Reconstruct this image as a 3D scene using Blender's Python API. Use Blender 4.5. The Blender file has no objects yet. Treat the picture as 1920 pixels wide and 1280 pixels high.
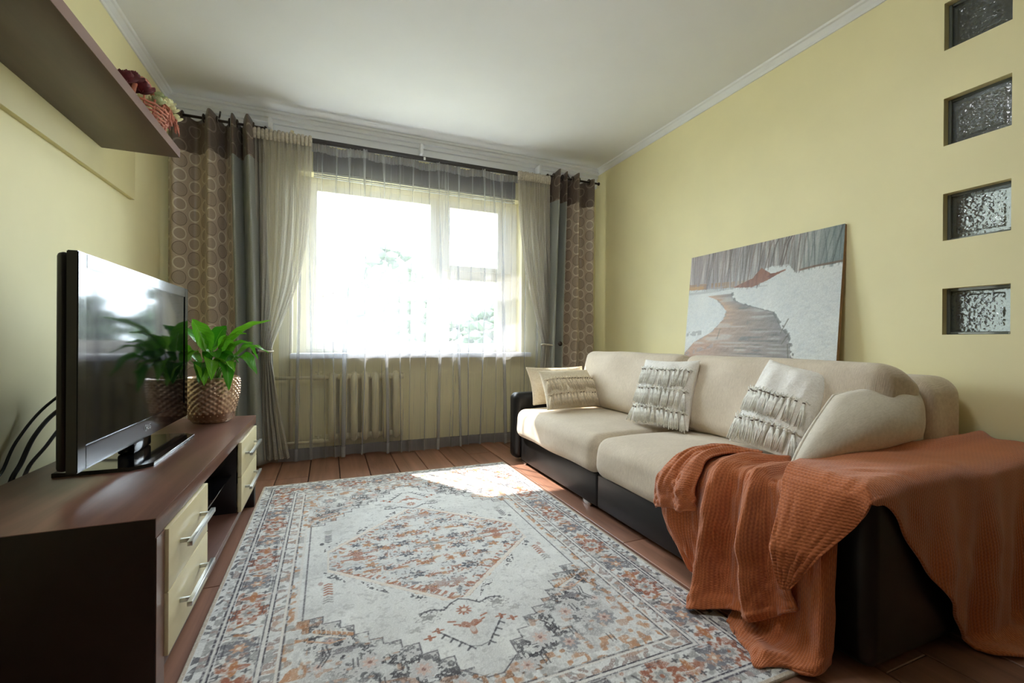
import bpy, bmesh, math, random
import numpy as np
from mathutils import Vector, Matrix
random.seed(7)
RNG = np.random.default_rng(7)
SC = bpy.context.scene
COL = SC.collection
PI = math.pi

# ------------------------------------------------------------------ camera, sky, sun, exposure
CAM_H = 0.88
def make_camera():
    yaw, pit, rol = 0.392370455, -0.00120610578, 0.00643494958
    cy, sy, cp, sp = math.cos(yaw), math.sin(yaw), math.cos(pit), math.sin(pit)
    fw = Vector((sy*cp, cy*cp, sp)); rt = Vector((cy, -sy, 0)); up = rt.cross(fw)
    r = rt*math.cos(rol) + up*math.sin(rol); u = -rt*math.sin(rol) + up*math.cos(rol)
    cd = bpy.data.cameras.new('camera'); co = bpy.data.objects.new('camera', cd); COL.objects.link(co)
    m = Matrix((r, u, -fw)).transposed().to_4x4(); m.translation = (0, 0, CAM_H)
    co.matrix_world = m
    cd.sensor_width = 36.0; cd.sensor_fit = 'HORIZONTAL'; cd.lens = 36*829.67/1920; cd.clip_start = 0.02; cd.clip_end = 300
    SC.camera = co
make_camera()
SKY_STRENGTH = 18.0
SUN_STRENGTH = 16.0
w = bpy.data.worlds.new('sky'); SC.world = w; w.use_nodes = True
bg = w.node_tree.nodes['Background']; bg.inputs[0].default_value = (0.77, 0.90, 1.0, 1); bg.inputs[1].default_value = SKY_STRENGTH
sd = bpy.data.lights.new('sun', 'SUN'); so = bpy.data.objects.new('sun', sd); COL.objects.link(so)
sd.energy = SUN_STRENGTH; sd.angle = math.radians(0.8); sd.color = (1.0, 0.94, 0.84)
so.rotation_euler = Vector((0.59, -1.0, -1.2)).to_track_quat('-Z', 'Y').to_euler(); so.location = (-3, 8, 8)
pd = bpy.data.lights.new('window_portal', 'AREA'); po = bpy.data.objects.new('window_portal', pd); COL.objects.link(po)
pd.shape = 'RECTANGLE'; pd.size = 1.82; pd.size_y = 1.36; pd.cycles.is_portal = True
po.location = (0.69, 4.11, 1.46); po.rotation_euler = (math.radians(-90), 0, 0)
SC.view_settings.view_transform = 'Standard'; SC.view_settings.look = 'None'
SC.view_settings.exposure = 0.56; SC.view_settings.gamma = 1.0; SC.view_settings.use_curve_mapping = False
SC.cycles.use_denoising = True
SC.cycles.max_bounces = 14; SC.cycles.diffuse_bounces = 8; SC.cycles.transparent_max_bounces = 24
SC.cycles.transmission_bounces = 8; SC.cycles.glossy_bounces = 4
SC.cycles.sample_clamp_indirect = 8.0
SC.cycles.caustics_reflective = False; SC.cycles.caustics_refractive = False

# ------------------------------------------------------------------ node helpers
def lin(c):
    f = lambda v: v/12.92 if v <= 0.04045 else ((v+0.055)/1.055)**2.4
    return (f(c[0]/255), f(c[1]/255), f(c[2]/255), 1)

class X:                                    # a socket with arithmetic
    def __init__(s, nt, sock): s.nt, s.s = nt, sock
    def _m(s, op, *o):
        n = s.nt.nodes.new('ShaderNodeMath'); n.operation = op
        s.nt.links.new(s.s, n.inputs[0])
        for i, b in enumerate(o):
            if isinstance(b, X): s.nt.links.new(b.s, n.inputs[i+1])
            else: n.inputs[i+1].default_value = b
        return X(s.nt, n.outputs[0])
    def __add__(s, b): return s._m('ADD', b)
    def __sub__(s, b): return s._m('SUBTRACT', b)
    def __mul__(s, b): return s._m('MULTIPLY', b)
    def __truediv__(s, b): return s._m('DIVIDE', b)
    def lt(s, b): return s._m('LESS_THAN', b)
    def gt(s, b): return s._m('GREATER_THAN', b)
    def abs(s): return s._m('ABSOLUTE')
    def floor(s): return s._m('FLOOR')
    def frac(s): return s._m('FRACT')
    def mod2(s): return s._m('FLOORED_MODULO', 2.0)
    def sin(s): return s._m('SINE')
    def sqrt(s): return s._m('SQRT')
    def mx(s, b): return s._m('MAXIMUM', b)
    def mn(s, b): return s._m('MINIMUM', b)
    def smooth(s, a, b):
        n = s.nt.nodes.new('ShaderNodeMapRange'); n.interpolation_type = 'SMOOTHSTEP'
        s.nt.links.new(s.s, n.inputs[0]); n.inputs[1].default_value = a; n.inputs[2].default_value = b
        return X(s.nt, n.outputs[0])

class M:                                    # a material under construction
    def __init__(s, name, col=(200, 200, 200), rough=0.6, metal=0.0, **kw):
        s.m = bpy.data.materials.new(name); s.m.use_nodes = True; s.nt = s.m.node_tree
        s.b = s.nt.nodes['Principled BSDF']; s.out = s.nt.nodes['Material Output']
        s.b.inputs['Base Color'].default_value = lin(col); s.b.inputs['Roughness'].default_value = rough
        s.b.inputs['Metallic'].default_value = metal
        for k, v in kw.items(): s.b.inputs[k.replace('_', ' ')].default_value = v
    def new(s, t): return s.nt.nodes.new(t)
    def link(s, a, b): s.nt.links.new(a.s if isinstance(a, X) else a, b)
    def coord(s, kind='Object', scale=(1, 1, 1)):
        tc = s.new('ShaderNodeTexCoord'); mp = s.new('ShaderNodeMapping'); mp.inputs['Scale'].default_value = scale
        s.link(tc.outputs[kind], mp.inputs[0]); return mp.outputs[0]
    def xyz(s, vec):
        n = s.new('ShaderNodeSeparateXYZ'); s.link(vec, n.inputs[0]); return [X(s.nt, o) for o in n.outputs]
    def noise(s, vec, scale, detail=3, rough=0.55, dist=0.0):
        n = s.new('ShaderNodeTexNoise'); n.inputs['Scale'].default_value = scale; n.inputs['Detail'].default_value = detail
        n.inputs['Roughness'].default_value = rough; n.inputs['Distortion'].default_value = dist
        s.link(vec, n.inputs['Vector']); return X(s.nt, n.outputs['Fac'])
    def voronoi(s, vec, scale, feature='F1'):
        n = s.new('ShaderNodeTexVoronoi'); n.feature = feature; n.inputs['Scale'].default_value = scale
        s.link(vec, n.inputs['Vector']); return X(s.nt, n.outputs['Distance'])
    def ramp(s, fac, stops):
        n = s.new('ShaderNodeValToRGB'); e = n.color_ramp.elements
        while len(e) > 1: e.remove(e[0])
        e[0].position = stops[0][0]; e[0].color = lin(stops[0][1])
        for p, c in stops[1:]: q = e.new(p); q.color = lin(c)
        s.link(fac, n.inputs[0]); return n.outputs[0]
    def mix(s, fac, a, b):
        n = s.new('ShaderNodeMix'); n.data_type = 'RGBA'
        for sk, v in ((n.inputs[0], fac), (n.inputs[6], a), (n.inputs[7], b)):
            if isinstance(v, X): s.link(v, sk)
            elif isinstance(v, (tuple, list)): sk.default_value = lin(v)
            elif isinstance(v, (int, float)): sk.default_value = v
            else: s.link(v, sk)
        return n.outputs[2]
    def color(s, sock): s.link(sock, s.b.inputs['Base Color']); return s
    def rough(s, sock): s.link(sock, s.b.inputs['Roughness']); return s
    def bump(s, h, strength=0.3, dist=0.002):
        n = s.new('ShaderNodeBump'); n.inputs['Strength'].default_value = strength; n.inputs['Distance'].default_value = dist
        s.link(h, n.inputs['Height']); s.link(n.outputs[0], s.b.inputs['Normal']); s.bumpn = n; return s
    def mixcol(s, base, dark, vec, scale, detail=4, lo=0.35, hi=0.7):
        s.color(s.ramp(s.noise(vec, scale, detail), [(lo, dark), (hi, base)])); return s

def mat_plain(name, col, rough=0.6, metal=0.0, var=0.06, scale=6.0, bump=0.0, bscale=200, **kw):
    m = M(name, col, rough, metal, **kw); v = m.coord()
    d = tuple(c*(1-var) for c in col); l = tuple(min(255, c*(1+var)) for c in col)
    m.color(m.ramp(m.noise(v, scale, 4), [(0.3, d), (0.7, l)]))
    if bump: m.bump(m.noise(v, bscale, 3), bump, 0.001)
    return m.m

def mat_wood(name, dark, light, rough=0.35, scale=1.0, axis=1, bump=0.05, rand=0.12, **kw):
    m = M(name, light, rough, **kw)
    sc = [22*scale, 22*scale, 22*scale]; sc[axis] = 1.6*scale
    oi = m.new('ShaderNodeObjectInfo'); v = m.coord('Object', tuple(sc))
    add = m.new('ShaderNodeVectorMath'); add.operation = 'ADD'; m.link(v, add.inputs[0])
    cmb = m.new('ShaderNodeCombineXYZ'); r = X(m.nt, oi.outputs['Random'])
    for i in range(3): m.link(r*(37.0+11*i), cmb.inputs[i])
    m.link(cmb.outputs[0], add.inputs[1])
    n = m.noise(add.outputs[0], 1.0, 8, 0.62, 0.6)
    n2 = m.noise(add.outputs[0], 0.35, 3, 0.5, 0.2)
    f = n*0.65 + n2*0.35 + (r-0.5)*rand
    m.color(m.ramp(f, [(0.30, dark), (0.50, tuple((a+b)/2 for a, b in zip(dark, light))), (0.70, light)]))
    m.bump(n, bump, 0.001)
    return m.m

# ------------------------------------------------------------------ mesh helpers
def obj(name, verts, faces, mat=None, parent=None, smooth=False, uv=None, loc=None):
    me = bpy.data.meshes.new(name); me.from_pydata([tuple(v) for v in verts], [], [tuple(f) for f in faces]); me.update()
    if uv is not None:
        l = me.uv_layers.new(name='UVMap'); idx = np.zeros(len(me.loops), dtype=np.int32); me.loops.foreach_get('vertex_index', idx)
        l.data.foreach_set('uv', np.asarray(uv, dtype=np.float32)[idx].ravel())
    if smooth: me.polygons.foreach_set('use_smooth', [True]*len(me.polygons))
    o = bpy.data.objects.new(name, me); COL.objects.link(o)
    if mat is not None: me.materials.append(mat)
    if parent is not None: o.parent = parent
    if loc is not None: o.location = loc
    return o

def bmobj(name, bm, mat=None, parent=None, smooth=False, loc=None):
    me = bpy.data.meshes.new(name); bm.to_mesh(me); bm.free()
    if smooth: me.polygons.foreach_set('use_smooth', [True]*len(me.polygons))
    o = bpy.data.objects.new(name, me); COL.objects.link(o)
    if mat is not None: me.materials.append(mat)
    if parent is not None: o.parent = parent
    if loc is not None: o.location = loc
    return o

def empty(name, loc=(0, 0, 0)):
    o = bpy.data.objects.new(name, None); COL.objects.link(o); o.location = loc; o.empty_display_size = 0.05; return o

def tag(o, label, cat, group=None, kind=None):
    o['label'] = label; o['category'] = cat
    if group: o['group'] = group
    if kind: o['kind'] = kind
    return o
def struct(o): o['kind'] = 'structure'; return o

def addbox(bm, x0, x1, y0, y1, z0, z1):
    r = bmesh.ops.create_cube(bm, size=1.0)
    for v in r['verts']:
        v.co = Vector((x0 if v.co.x < 0 else x1, y0 if v.co.y < 0 else y1, z0 if v.co.z < 0 else z1))
    return r['verts']

def box(name, x0, x1, y0, y1, z0, z1, mat, parent=None, bev=0.0, seg=2, org=None):
    """box in the parent's frame given by absolute coordinates; org = parent's location"""
    bm = bmesh.new(); addbox(bm, x0, x1, y0, y1, z0, z1)
    if bev: bmesh.ops.bevel(bm, geom=list(bm.edges), offset=bev, segments=seg, affect='EDGES', profile=0.5)
    if org is None and parent is not None: org = parent.location
    if org is not None: bmesh.ops.translate(bm, verts=bm.verts, vec=-Vector(org))
    o = bmobj(name, bm, mat, parent)
    if bev and seg > 1: o.data.polygons.foreach_set('use_smooth', [True]*len(o.data.polygons)); smooth_angle(o)
    return o
def smooth_angle(o, a=40):
    me = o.data
    bm = bmesh.new(); bm.from_mesh(me)
    for e in bm.edges:
        if len(e.link_faces) == 2 and e.calc_face_angle(0) > math.radians(a): e.smooth = False
    bm.to_mesh(me); bm.free()

def boxes(name, L, mat, parent=None, bev=0.0):
    bm = bmesh.new()
    for b in L: addbox(bm, *b)
    if bev: bmesh.ops.bevel(bm, geom=list(bm.edges), offset=bev, segments=2, affect='EDGES', profile=0.5)
    if parent is not None: bmesh.ops.translate(bm, verts=bm.verts, vec=-Vector(parent.location))
    return bmobj(name, bm, mat, parent)

def grid_faces(nu, nv, off=0, flip=False):
    i = np.arange(nu-1)[:, None]; j = np.arange(nv-1)[None, :]
    a = (i*nv+j+off).ravel(); b = a+nv; c = b+1; d = a+1
    f = np.stack([a, b, c, d] if not flip else [a, d, c, b], 1)
    return f

def gridobj(name, P, mat, parent=None, uv=None, smooth=True, flip=False):
    nu, nv = P.shape[:2]
    return obj(name, P.reshape(-1, 3), grid_faces(nu, nv, 0, flip).tolist(), mat, parent, smooth, None if uv is None else uv.reshape(-1, 2))

def frames(P):
    P = np.asarray(P, float); T = np.gradient(P, axis=0); T /= np.linalg.norm(T, axis=1)[:, None]+1e-9
    n = np.array([0, 0, 1.0]) if abs(T[0][2]) < 0.9 else np.array([1.0, 0, 0])
    A, B = [], []
    for t in T:
        a = n-t*(n@t); a /= np.linalg.norm(a)+1e-9; n = a; A.append(a); B.append(np.cross(t, a))
    return np.array(A), np.array(B)

def tubedata(P, r, k=8):
    P = np.asarray(P, float); A, B = frames(P); n = len(P)
    R = np.full(n, r) if np.isscalar(r) else np.asarray(r)
    th = np.linspace(0, 2*PI, k, endpoint=False)
    V = P[:, None, :] + R[:, None, None]*(np.cos(th)[None, :, None]*A[:, None, :] + np.sin(th)[None, :, None]*B[:, None, :])
    F = [(i*k+j, i*k+(j+1) % k, (i+1)*k+(j+1) % k, (i+1)*k+j) for i in range(n-1) for j in range(k)]
    F += [tuple(range(k-1, -1, -1)), tuple((n-1)*k+j for j in range(k))]
    return V.reshape(-1, 3), F

class MB:                                   # collects pieces of ONE mesh
    def __init__(s): s.V, s.F, s.n = [], [], 0
    def add(s, V, F):
        V = np.asarray(V, float); s.V.append(V); s.F += [tuple(i+s.n for i in f) for f in F]; s.n += len(V); return s
    def tube(s, P, r, k=8): return s.add(*tubedata(P, r, k))
    def grid(s, P, flip=False): return s.add(P.reshape(-1, 3), grid_faces(P.shape[0], P.shape[1], 0, flip).tolist())
    def lathe(s, prof, k=24, c=(0, 0, 0)):
        V = [(c[0]+r*math.cos(2*PI*j/k), c[1]+r*math.sin(2*PI*j/k), c[2]+z) for r, z in prof for j in range(k)]
        F = [(i*k+j, i*k+(j+1) % k, (i+1)*k+(j+1) % k, (i+1)*k+j) for i in range(len(prof)-1) for j in range(k)]
        return s.add(V, F)
    def build(s, name, mat, parent=None, smooth=True, org=None):
        V = np.concatenate(s.V)
        if org is None and parent is not None: org = parent.location
        if org is not None: V = V-np.array(org)
        return obj(name, V, s.F, mat, parent, smooth)

def spline(P, n):
    """Catmull-Rom through the rows of P (k,...) sampled at n points"""
    P = np.asarray(P, float); k = len(P); t = np.linspace(0, k-1, n); i = np.clip(t.astype(int), 0, k-2); f = t-i
    g = lambda j: P[np.clip(j, 0, k-1)]
    a, b, c, d = g(i-1), g(i), g(i+1), g(i+2)
    a = np.where((i == 0).reshape(-1, *[1]*(P.ndim-1)), 2*b-c, a); d = np.where((i == k-2).reshape(-1, *[1]*(P.ndim-1)), 2*c-b, d)
    f = f.reshape(-1, *[1]*(P.ndim-1))
    return 0.5*((2*b)+(-a+c)*f+(2*a-5*b+4*c-d)*f**2+(-a+3*b-3*c+d)*f**3)

def vnoise(shape, cells, seed=0):
    """smooth value noise on a grid"""
    rg = np.random.default_rng(seed); g = rg.random((cells[0]+3, cells[1]+3))
    def ax(n, c):
        t = np.linspace(0, c, n); i = np.minimum(t.astype(int), c-1); f = t-i; f = f*f*(3-2*f); return i, f
    i, fi = ax(shape[0], cells[0]); j, fj = ax(shape[1], cells[1])
    fi = fi[:, None]; fj = fj[None, :]
    return (g[np.ix_(i, j)]*(1-fi)+g[np.ix_(i+1, j)]*fi)*(1-fj)+(g[np.ix_(i, j+1)]*(1-fi)+g[np.ix_(i+1, j+1)]*fi)*fj

def rbox(hx, hy, hz, r, n=18, bulge=(0, 0, 0), wob=0.0, seed=0):
    """closed rounded box; bulge = crown on +-x, +-y, +z faces; returns verts, faces"""
    def axis(h):
        e = np.linspace(0, 1, 6)**1.0*r
        return np.concatenate([-h+e, np.linspace(-h+r, h-r, n)[1:-1], h-r+e])
    bm = bmesh.new(); ax = [axis(hx), axis(hy), axis(hz)]; H = np.array([hx, hy, hz])
    for d in range(3):
        a, b = [(1, 2), (2, 0), (0, 1)][d]
        for s in (-1, 1):
            U, W = np.meshgrid(ax[a], ax[b], indexing='ij'); P = np.zeros(U.shape+(3,)); P[..., d] = s*H[d]; P[..., a] = U; P[..., b] = W
            I = np.clip(P, -(H-r), H-r); D = P-I; L = np.linalg.norm(D, axis=-1, keepdims=True); P = I+D/np.maximum(L, 1e-9)*r
            vs = [bm.verts.new(p) for p in P.reshape(-1, 3)]
            for f in grid_faces(len(ax[a]), len(ax[b]), 0, s < 0): bm.faces.new([vs[k] for k in f])
    bmesh.ops.remove_doubles(bm, verts=bm.verts, dist=1e-5)
    rg = random.Random(seed); ph = [rg.uniform(0, 6) for _ in range(6)]
    for v in bm.verts:
        x, y, z = v.co.x/hx, v.co.y/hy, v.co.z/hz
        cx, cy, cz = max(0, 1-x*x), max(0, 1-y*y), max(0, 1-z*z)
        v.co.x += bulge[0]*x*cy**0.7*cz**0.7; v.co.y += bulge[1]*y*cx**0.7*cz**0.7; v.co.z += bulge[2]*max(z, -0.2)*cx**0.7*cy**0.7
        if wob:
            v.co.x += wob*math.sin(7*y+ph[0]+3*z); v.co.z += wob*math.sin(6*y+ph[1])*math.sin(4*x+ph[2]); v.co.y += wob*math.sin(5*x+4*z+ph[3])
    V = [tuple(v.co) for v in bm.verts]; bm.verts.index_update(); F = [tuple(v.index for v in f.verts) for f in bm.faces]; bm.free()
    return V, F

def copyobj(src, parent=None, name=None):
    c = src.copy(); COL.objects.link(c); c.parent = parent; return c

# ------------------------------------------------------------------ the room
XL, XR, YB, YF, ZC, YO = -1.005, 2.375, 3.652, -1.35, 2.51, 4.10
m_wall = mat_plain('yellow_wall_paint', (238, 230, 184), 0.7, var=0.012, scale=3, bump=0.06, bscale=260)
m_ceil = mat_plain('ceiling_paint', (230, 232, 236), 0.8, var=0.01, scale=2, bump=0.03, bscale=200)
m_trimw = mat_plain('white_moulding', (232, 234, 236), 0.55, var=0.01)
m_base = mat_wood('dark_baseboard_wood', (40, 26, 22), (74, 50, 42), 0.4)
m_floor = mat_wood('reddish_brown_laminate', (108, 76, 61), (176, 128, 105), 0.4, 0.8, 1, 0.06, 0.22)
m_dark = mat_plain('dark_gap', (26, 18, 15), 0.8)
m_frame = mat_plain('white_window_frame', (236, 232, 222), 0.4, var=0.01)
m_sill = mat_plain('white_sill', (228, 232, 240), 0.35, var=0.01)

f = struct(box('floor', XL-0.1, XR+0.12, YF-0.1, YB+0.05, -0.08, -0.012, m_dark))
# planks run towards the window; each its own piece with a recessed dark joint
PW = 0.187; x0 = -0.115-5*PW; rr = random.Random(3); plank_mesh = {}
for i in range(20):
    a, b = x0+i*PW, x0+(i+1)*PW
    if b <= XL or a >= XR: continue
    a, b = max(a, XL), min(b, XR); y = YF-rr.uniform(0, 1.1)
    while y < YB:
        e = y+1.29; ya, yb = max(y, YF), min(e, YB)
        if yb-ya > 0.05:
            key = (round(b-a, 4), round(yb-ya, 3))
            cx, cyy = (a+b)/2, (ya+yb)/2
            if key in plank_mesh:
                o = bpy.data.objects.new('plank', plank_mesh[key]); COL.objects.link(o); o.parent = f
            else:
                hx, hy = (b-a)/2-0.0028, (yb-ya)/2-0.0012
                bm = bmesh.new(); addbox(bm, -hx, hx, -hy, hy, -0.012, 0.0)
                bmesh.ops.bevel(bm, geom=[q for q in bm.edges if all(v.co.z > -0.001 for v in q.verts)], offset=0.002, segments=1, affect='EDGES')
                o = bmobj('plank', bm, m_floor, f); plank_mesh[key] = o.data
            o.location = (cx, cyy, 0)
        y = e
struct(box('ceiling', XL-0.1, XR+0.12, YF-0.1, YO, ZC, ZC+0.12, m_ceil))
struct(box('wall_left', XL-0.12, XL, YF-0.1, YB+0.2, -0.05, ZC+0.02, m_wall))
struct(box('wall_front', XL-0.12, XR+0.12, YF-0.12, YF, -0.05, ZC+0.02, mat_wood('bounce_cutting_dark_wood', (52, 34, 26), (78, 54, 42), 0.5)))  # dark wood put on the unseen wall to cut light bouncing back
# window wall with its opening
WX0, WX1, WZ0, WZ1 = -0.22, 1.60, 0.78, 2.14
struct(boxes('wall_back', [(XL-0.12, WX0, YB, YO, -0.05, ZC+0.02), (WX1, XR+0.12, YB, YO, -0.05, ZC+0.02),
                    (WX0, WX1, YB, YO, -0.05, WZ0-0.04), (WX0, WX1, YB, YO, WZ1, ZC+0.02)], m_wall))
# right wall with four small openings for the glass blocks
BY0, BY1 = 0.824, 1.025
BZ = [(0.918, 1.110), (1.310, 1.506), (1.706, 1.904), (2.105, 2.303)]
L = [(XR, XR+0.12, YF-0.1, BY0, -0.05, ZC+0.02), (XR, XR+0.12, BY1, YO, -0.05, ZC+0.02)]
zz = -0.05
for a, b in BZ: L.append((XR, XR+0.12, BY0, BY1, zz, a)); zz = b
L.append((XR, XR+0.12, BY0, BY1, zz, ZC+0.02))
struct(boxes('wall_right', L, m_wall))
# unseen hallway, added behind the glass blocks to make them sparkle
m_hall = mat_plain('hall_wall', (120, 112, 106), 0.8); m_hall2 = mat_plain('hall_cupboard', (96, 40, 34), 0.4)
for nm, bb in (('wall_hall_far', (3.56, 3.65, -0.6, 2.6, -0.05, ZC)), ('wall_hall_near', (XR+0.125, 3.56, -0.7, -0.6, -0.05, ZC)), ('wall_hall_end', (XR+0.125, 3.56, 2.6, 2.7, -0.05, ZC)),
      ('ceiling_hall', (XR+0.125, 3.56, -0.6, 2.6, ZC, ZC+0.1)), ('floor_hall', (XR+0.125, 3.56, -0.6, 2.6, -0.15, -0.05))): struct(box(nm, *bb, m_hall))
hc = tag(empty('hall_cupboard', (3.34, 0.83, -0.05)), 'dark red brown cupboard blurred behind the lower glass blocks', 'cupboard')
box('body', 3.20, 3.49, 0.5, 1.16, -0.05, 1.70, m_hall2, hc, 0.006)
box('door', 3.18, 3.20, 0.51, 0.825, 0.0, 1.68, m_hall2, hc, 0.004); box('door', 3.18, 3.20, 0.835, 1.15, 0.0, 1.68, m_hall2, hc, 0.004)
mb = MB(); mb.lathe([(0.0, 0.0), (0.10, 0.01), (0.13, 0.05), (0.12, 0.09), (0.0, 0.09)], 24, (2.95, 1.75, ZC-0.095))  # lamp added in the hallway so light glimmers through the glass blocks
m_lamp = M('added_lamp_glow', (255, 240, 220), 0.4); m_lamp.b.inputs['Emission Color'].default_value = (1, 0.9, 0.78, 1); m_lamp.b.inputs['Emission Strength'].default_value = 22
tag(mb.build('hall_fill_lamp', m_lamp.m), 'added round hall lamp that makes the glass blocks glimmer', 'lamp')
hd_ = tag(empty('hall_glow_door', (3.52, 1.42, -0.05)), 'added hall door with a glowing pane to glint through the lower glass blocks', 'door')
m_hd = mat_plain('hall_door_paint', (150, 140, 128), 0.5)
boxes('leaf', [(3.50, 3.555, 1.02, 1.27, -0.05, 2.05), (3.50, 3.555, 1.62, 1.84, -0.05, 2.05), (3.50, 3.555, 1.27, 1.62, -0.05, 0.85), (3.50, 3.555, 1.27, 1.62, 1.85, 2.05)], m_hd, hd_)
m_fp = M('added_glow_pane', (235, 238, 240), 0.5); m_fp.b.inputs['Emission Color'].default_value = (1, 0.96, 0.92, 1); m_fp.b.inputs['Emission Strength'].default_value = 1.3  # pane glows by itself, added so the lower glass blocks glint
box('pane', 3.52, 3.535, 1.268, 1.622, 0.848, 1.852, m_fp.m, hd_)

# fill lamp added out of view above the frame, to brighten the room
cl = tag(empty('ceiling_fill_lamp', (0.58, 1.12, ZC)), 'added round fill lamp on the ceiling, out of view', 'lamp')
mb = MB(); mb.lathe([(0.0, -0.02), (0.07, -0.02), (0.07, 0.0), (0.0, 0.0)], 24, (0.58, 1.12, ZC)); mb.build('ceiling_plate', mat_plain('white_metal', (230, 230, 230), 0.4), cl)
mb = MB(); mb.lathe([(0.0, -0.16), (0.10, -0.15), (0.18, -0.11), (0.20, -0.07), (0.18, -0.035), (0.08, -0.0205), (0.0, -0.0205)], 32, (0.58, 1.12, ZC))
m_dome = M('fill_lamp_glow', (255, 246, 232), 0.4); m_dome.b.inputs['Emission Color'].default_value = (0.92, 0.96, 1.0, 1); m_dome.b.inputs['Emission Strength'].default_value = 18.0
mb.build('glass_dome', m_dome.m, cl)

# cornices, baseboards
def cornice(name, pts, axis_fixed):
    prof = [(0, -0.045), (0.008, -0.045), (0.012, -0.032), (0.030, -0.014), (0.040, -0.010), (0.045, 0.0), (0, 0)]
    V = []; n = len(prof)
    for (ox, oy, dx, dy) in pts:
        for d, z in prof: V.append((ox+dx*d, oy+dy*d, ZC+z))
    F = [(i, (i+1) % n, n+(i+1) % n, n+i) for i in range(n)] + [tuple(range(n)), tuple(range(2*n-1, n-1, -1))]
    return struct(obj(name, V, F, m_trimw))
cornice('trim_1', [(XL, YF, 1, 0), (XL, YB, 1, 0)], 0)
cornice('trim_2', [(XR, YB, -1, 0), (XR, YF, -1, 0)], 0)
struct(boxes('trim_3', [(XL, XR, YB-0.03, YB, 2.35, 2.44), (XL, XR, YB-0.05, YB, 2.435, ZC), (XL, XR, YB-0.075, YB, 2.465, ZC), (XL, XR, YB-0.095, YB, 2.49, ZC)], m_trimw, None, 0.004))
struct(box('baseboard_back', XL, XR, YB-0.018, YB, 0, 0.07, m_base, None, 0.003))
struct(box('baseboard_left', XL, XL+0.018, YF, YB, 0, 0.07, m_base, None, 0.003))
struct(box('baseboard_right', XR-0.018, XR, YF, YB, 0, 0.07, m_base, None, 0.003))
struct(box('wall_panel_left', XL, XL+0.024, 0.9, 3.02, 1.634, 1.90, mat_plain('beige_panel_paint', (214, 202, 150), 0.6, var=0.01), None, 0.003))

# window: frame bars, three panes, sill
m_glass = M('window_glass', (255, 255, 255)); nt = m_glass.nt
tr = m_glass.new('ShaderNodeBsdfTransparent'); gl = m_glass.new('ShaderNodeBsdfGlossy'); gl.inputs['Roughness'].default_value = 0.02
mx = m_glass.new('ShaderNodeMixShader'); mx.inputs[0].default_value = 0.05
m_glass.link(tr.outputs[0], mx.inputs[1]); m_glass.link(gl.outputs[0], mx.inputs[2]); m_glass.link(mx.outputs[0], m_glass.out.inputs[0])
win = struct(empty('window_1', (0.69, 3.8, 0.78)))
FY0, FY1 = 3.77, 3.84
def bars(name, x0, x1, z0, z1, wl, wr, wb, wt, y0=FY0, y1=FY1, par=win):
    return boxes(name, [(x0, x0+wl, y0, y1, z0, z1), (x1-wr, x1, y0, y1, z0, z1), (x0+wl, x1-wr, y0, y1, z0, z0+wb), (x0+wl, x1-wr, y0, y1, z1-wt, z1)], m_frame, par, 0.004)
bars('outer_frame', WX0, WX1, WZ0, WZ1, 0.06, 0.07, 0.03, 0.05)
box('mullion', 0.845, 0.915, FY0, FY1, 0.80, 2.10, m_frame, win, 0.004)
bars('sash', -0.165, 0.85, 0.805, 2.095, 0.075, 0.055, 0.06, 0.06, FY0-0.012, FY1-0.01)
bars('sash', 0.91, 1.535, 0.805, 1.42, 0.055, 0.13, 0.05, 0.015, FY0-0.012, FY1-0.01)
box('transom', 0.91, 1.54, FY0, FY1, 1.415, 1.50, m_frame, win, 0.004)
bars('vent_sash', 0.91, 1.535, 1.49, 2.095, 0.055, 0.13, 0.045, 0.065, FY0-0.016, FY1-0.01)
for a, b, c, d in ((-0.09, 0.795, 0.865, 2.035), (0.965, 1.405, 0.855, 1.405), (0.965, 1.405, 1.535, 2.03)):
    box('pane', a-0.004, b+0.004, 3.80, 3.806, c-0.004, d+0.004, m_glass.m, win)
box('handle', 0.872, 0.888, FY0-0.05, FY0, 1.36, 1.40, m_frame, win, 0.003)
box('window_sill', WX0-0.04, WX1+0.05, 3.535, YO-0.03, 0.74, 0.78, m_sill, win, 0.008)

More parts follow.
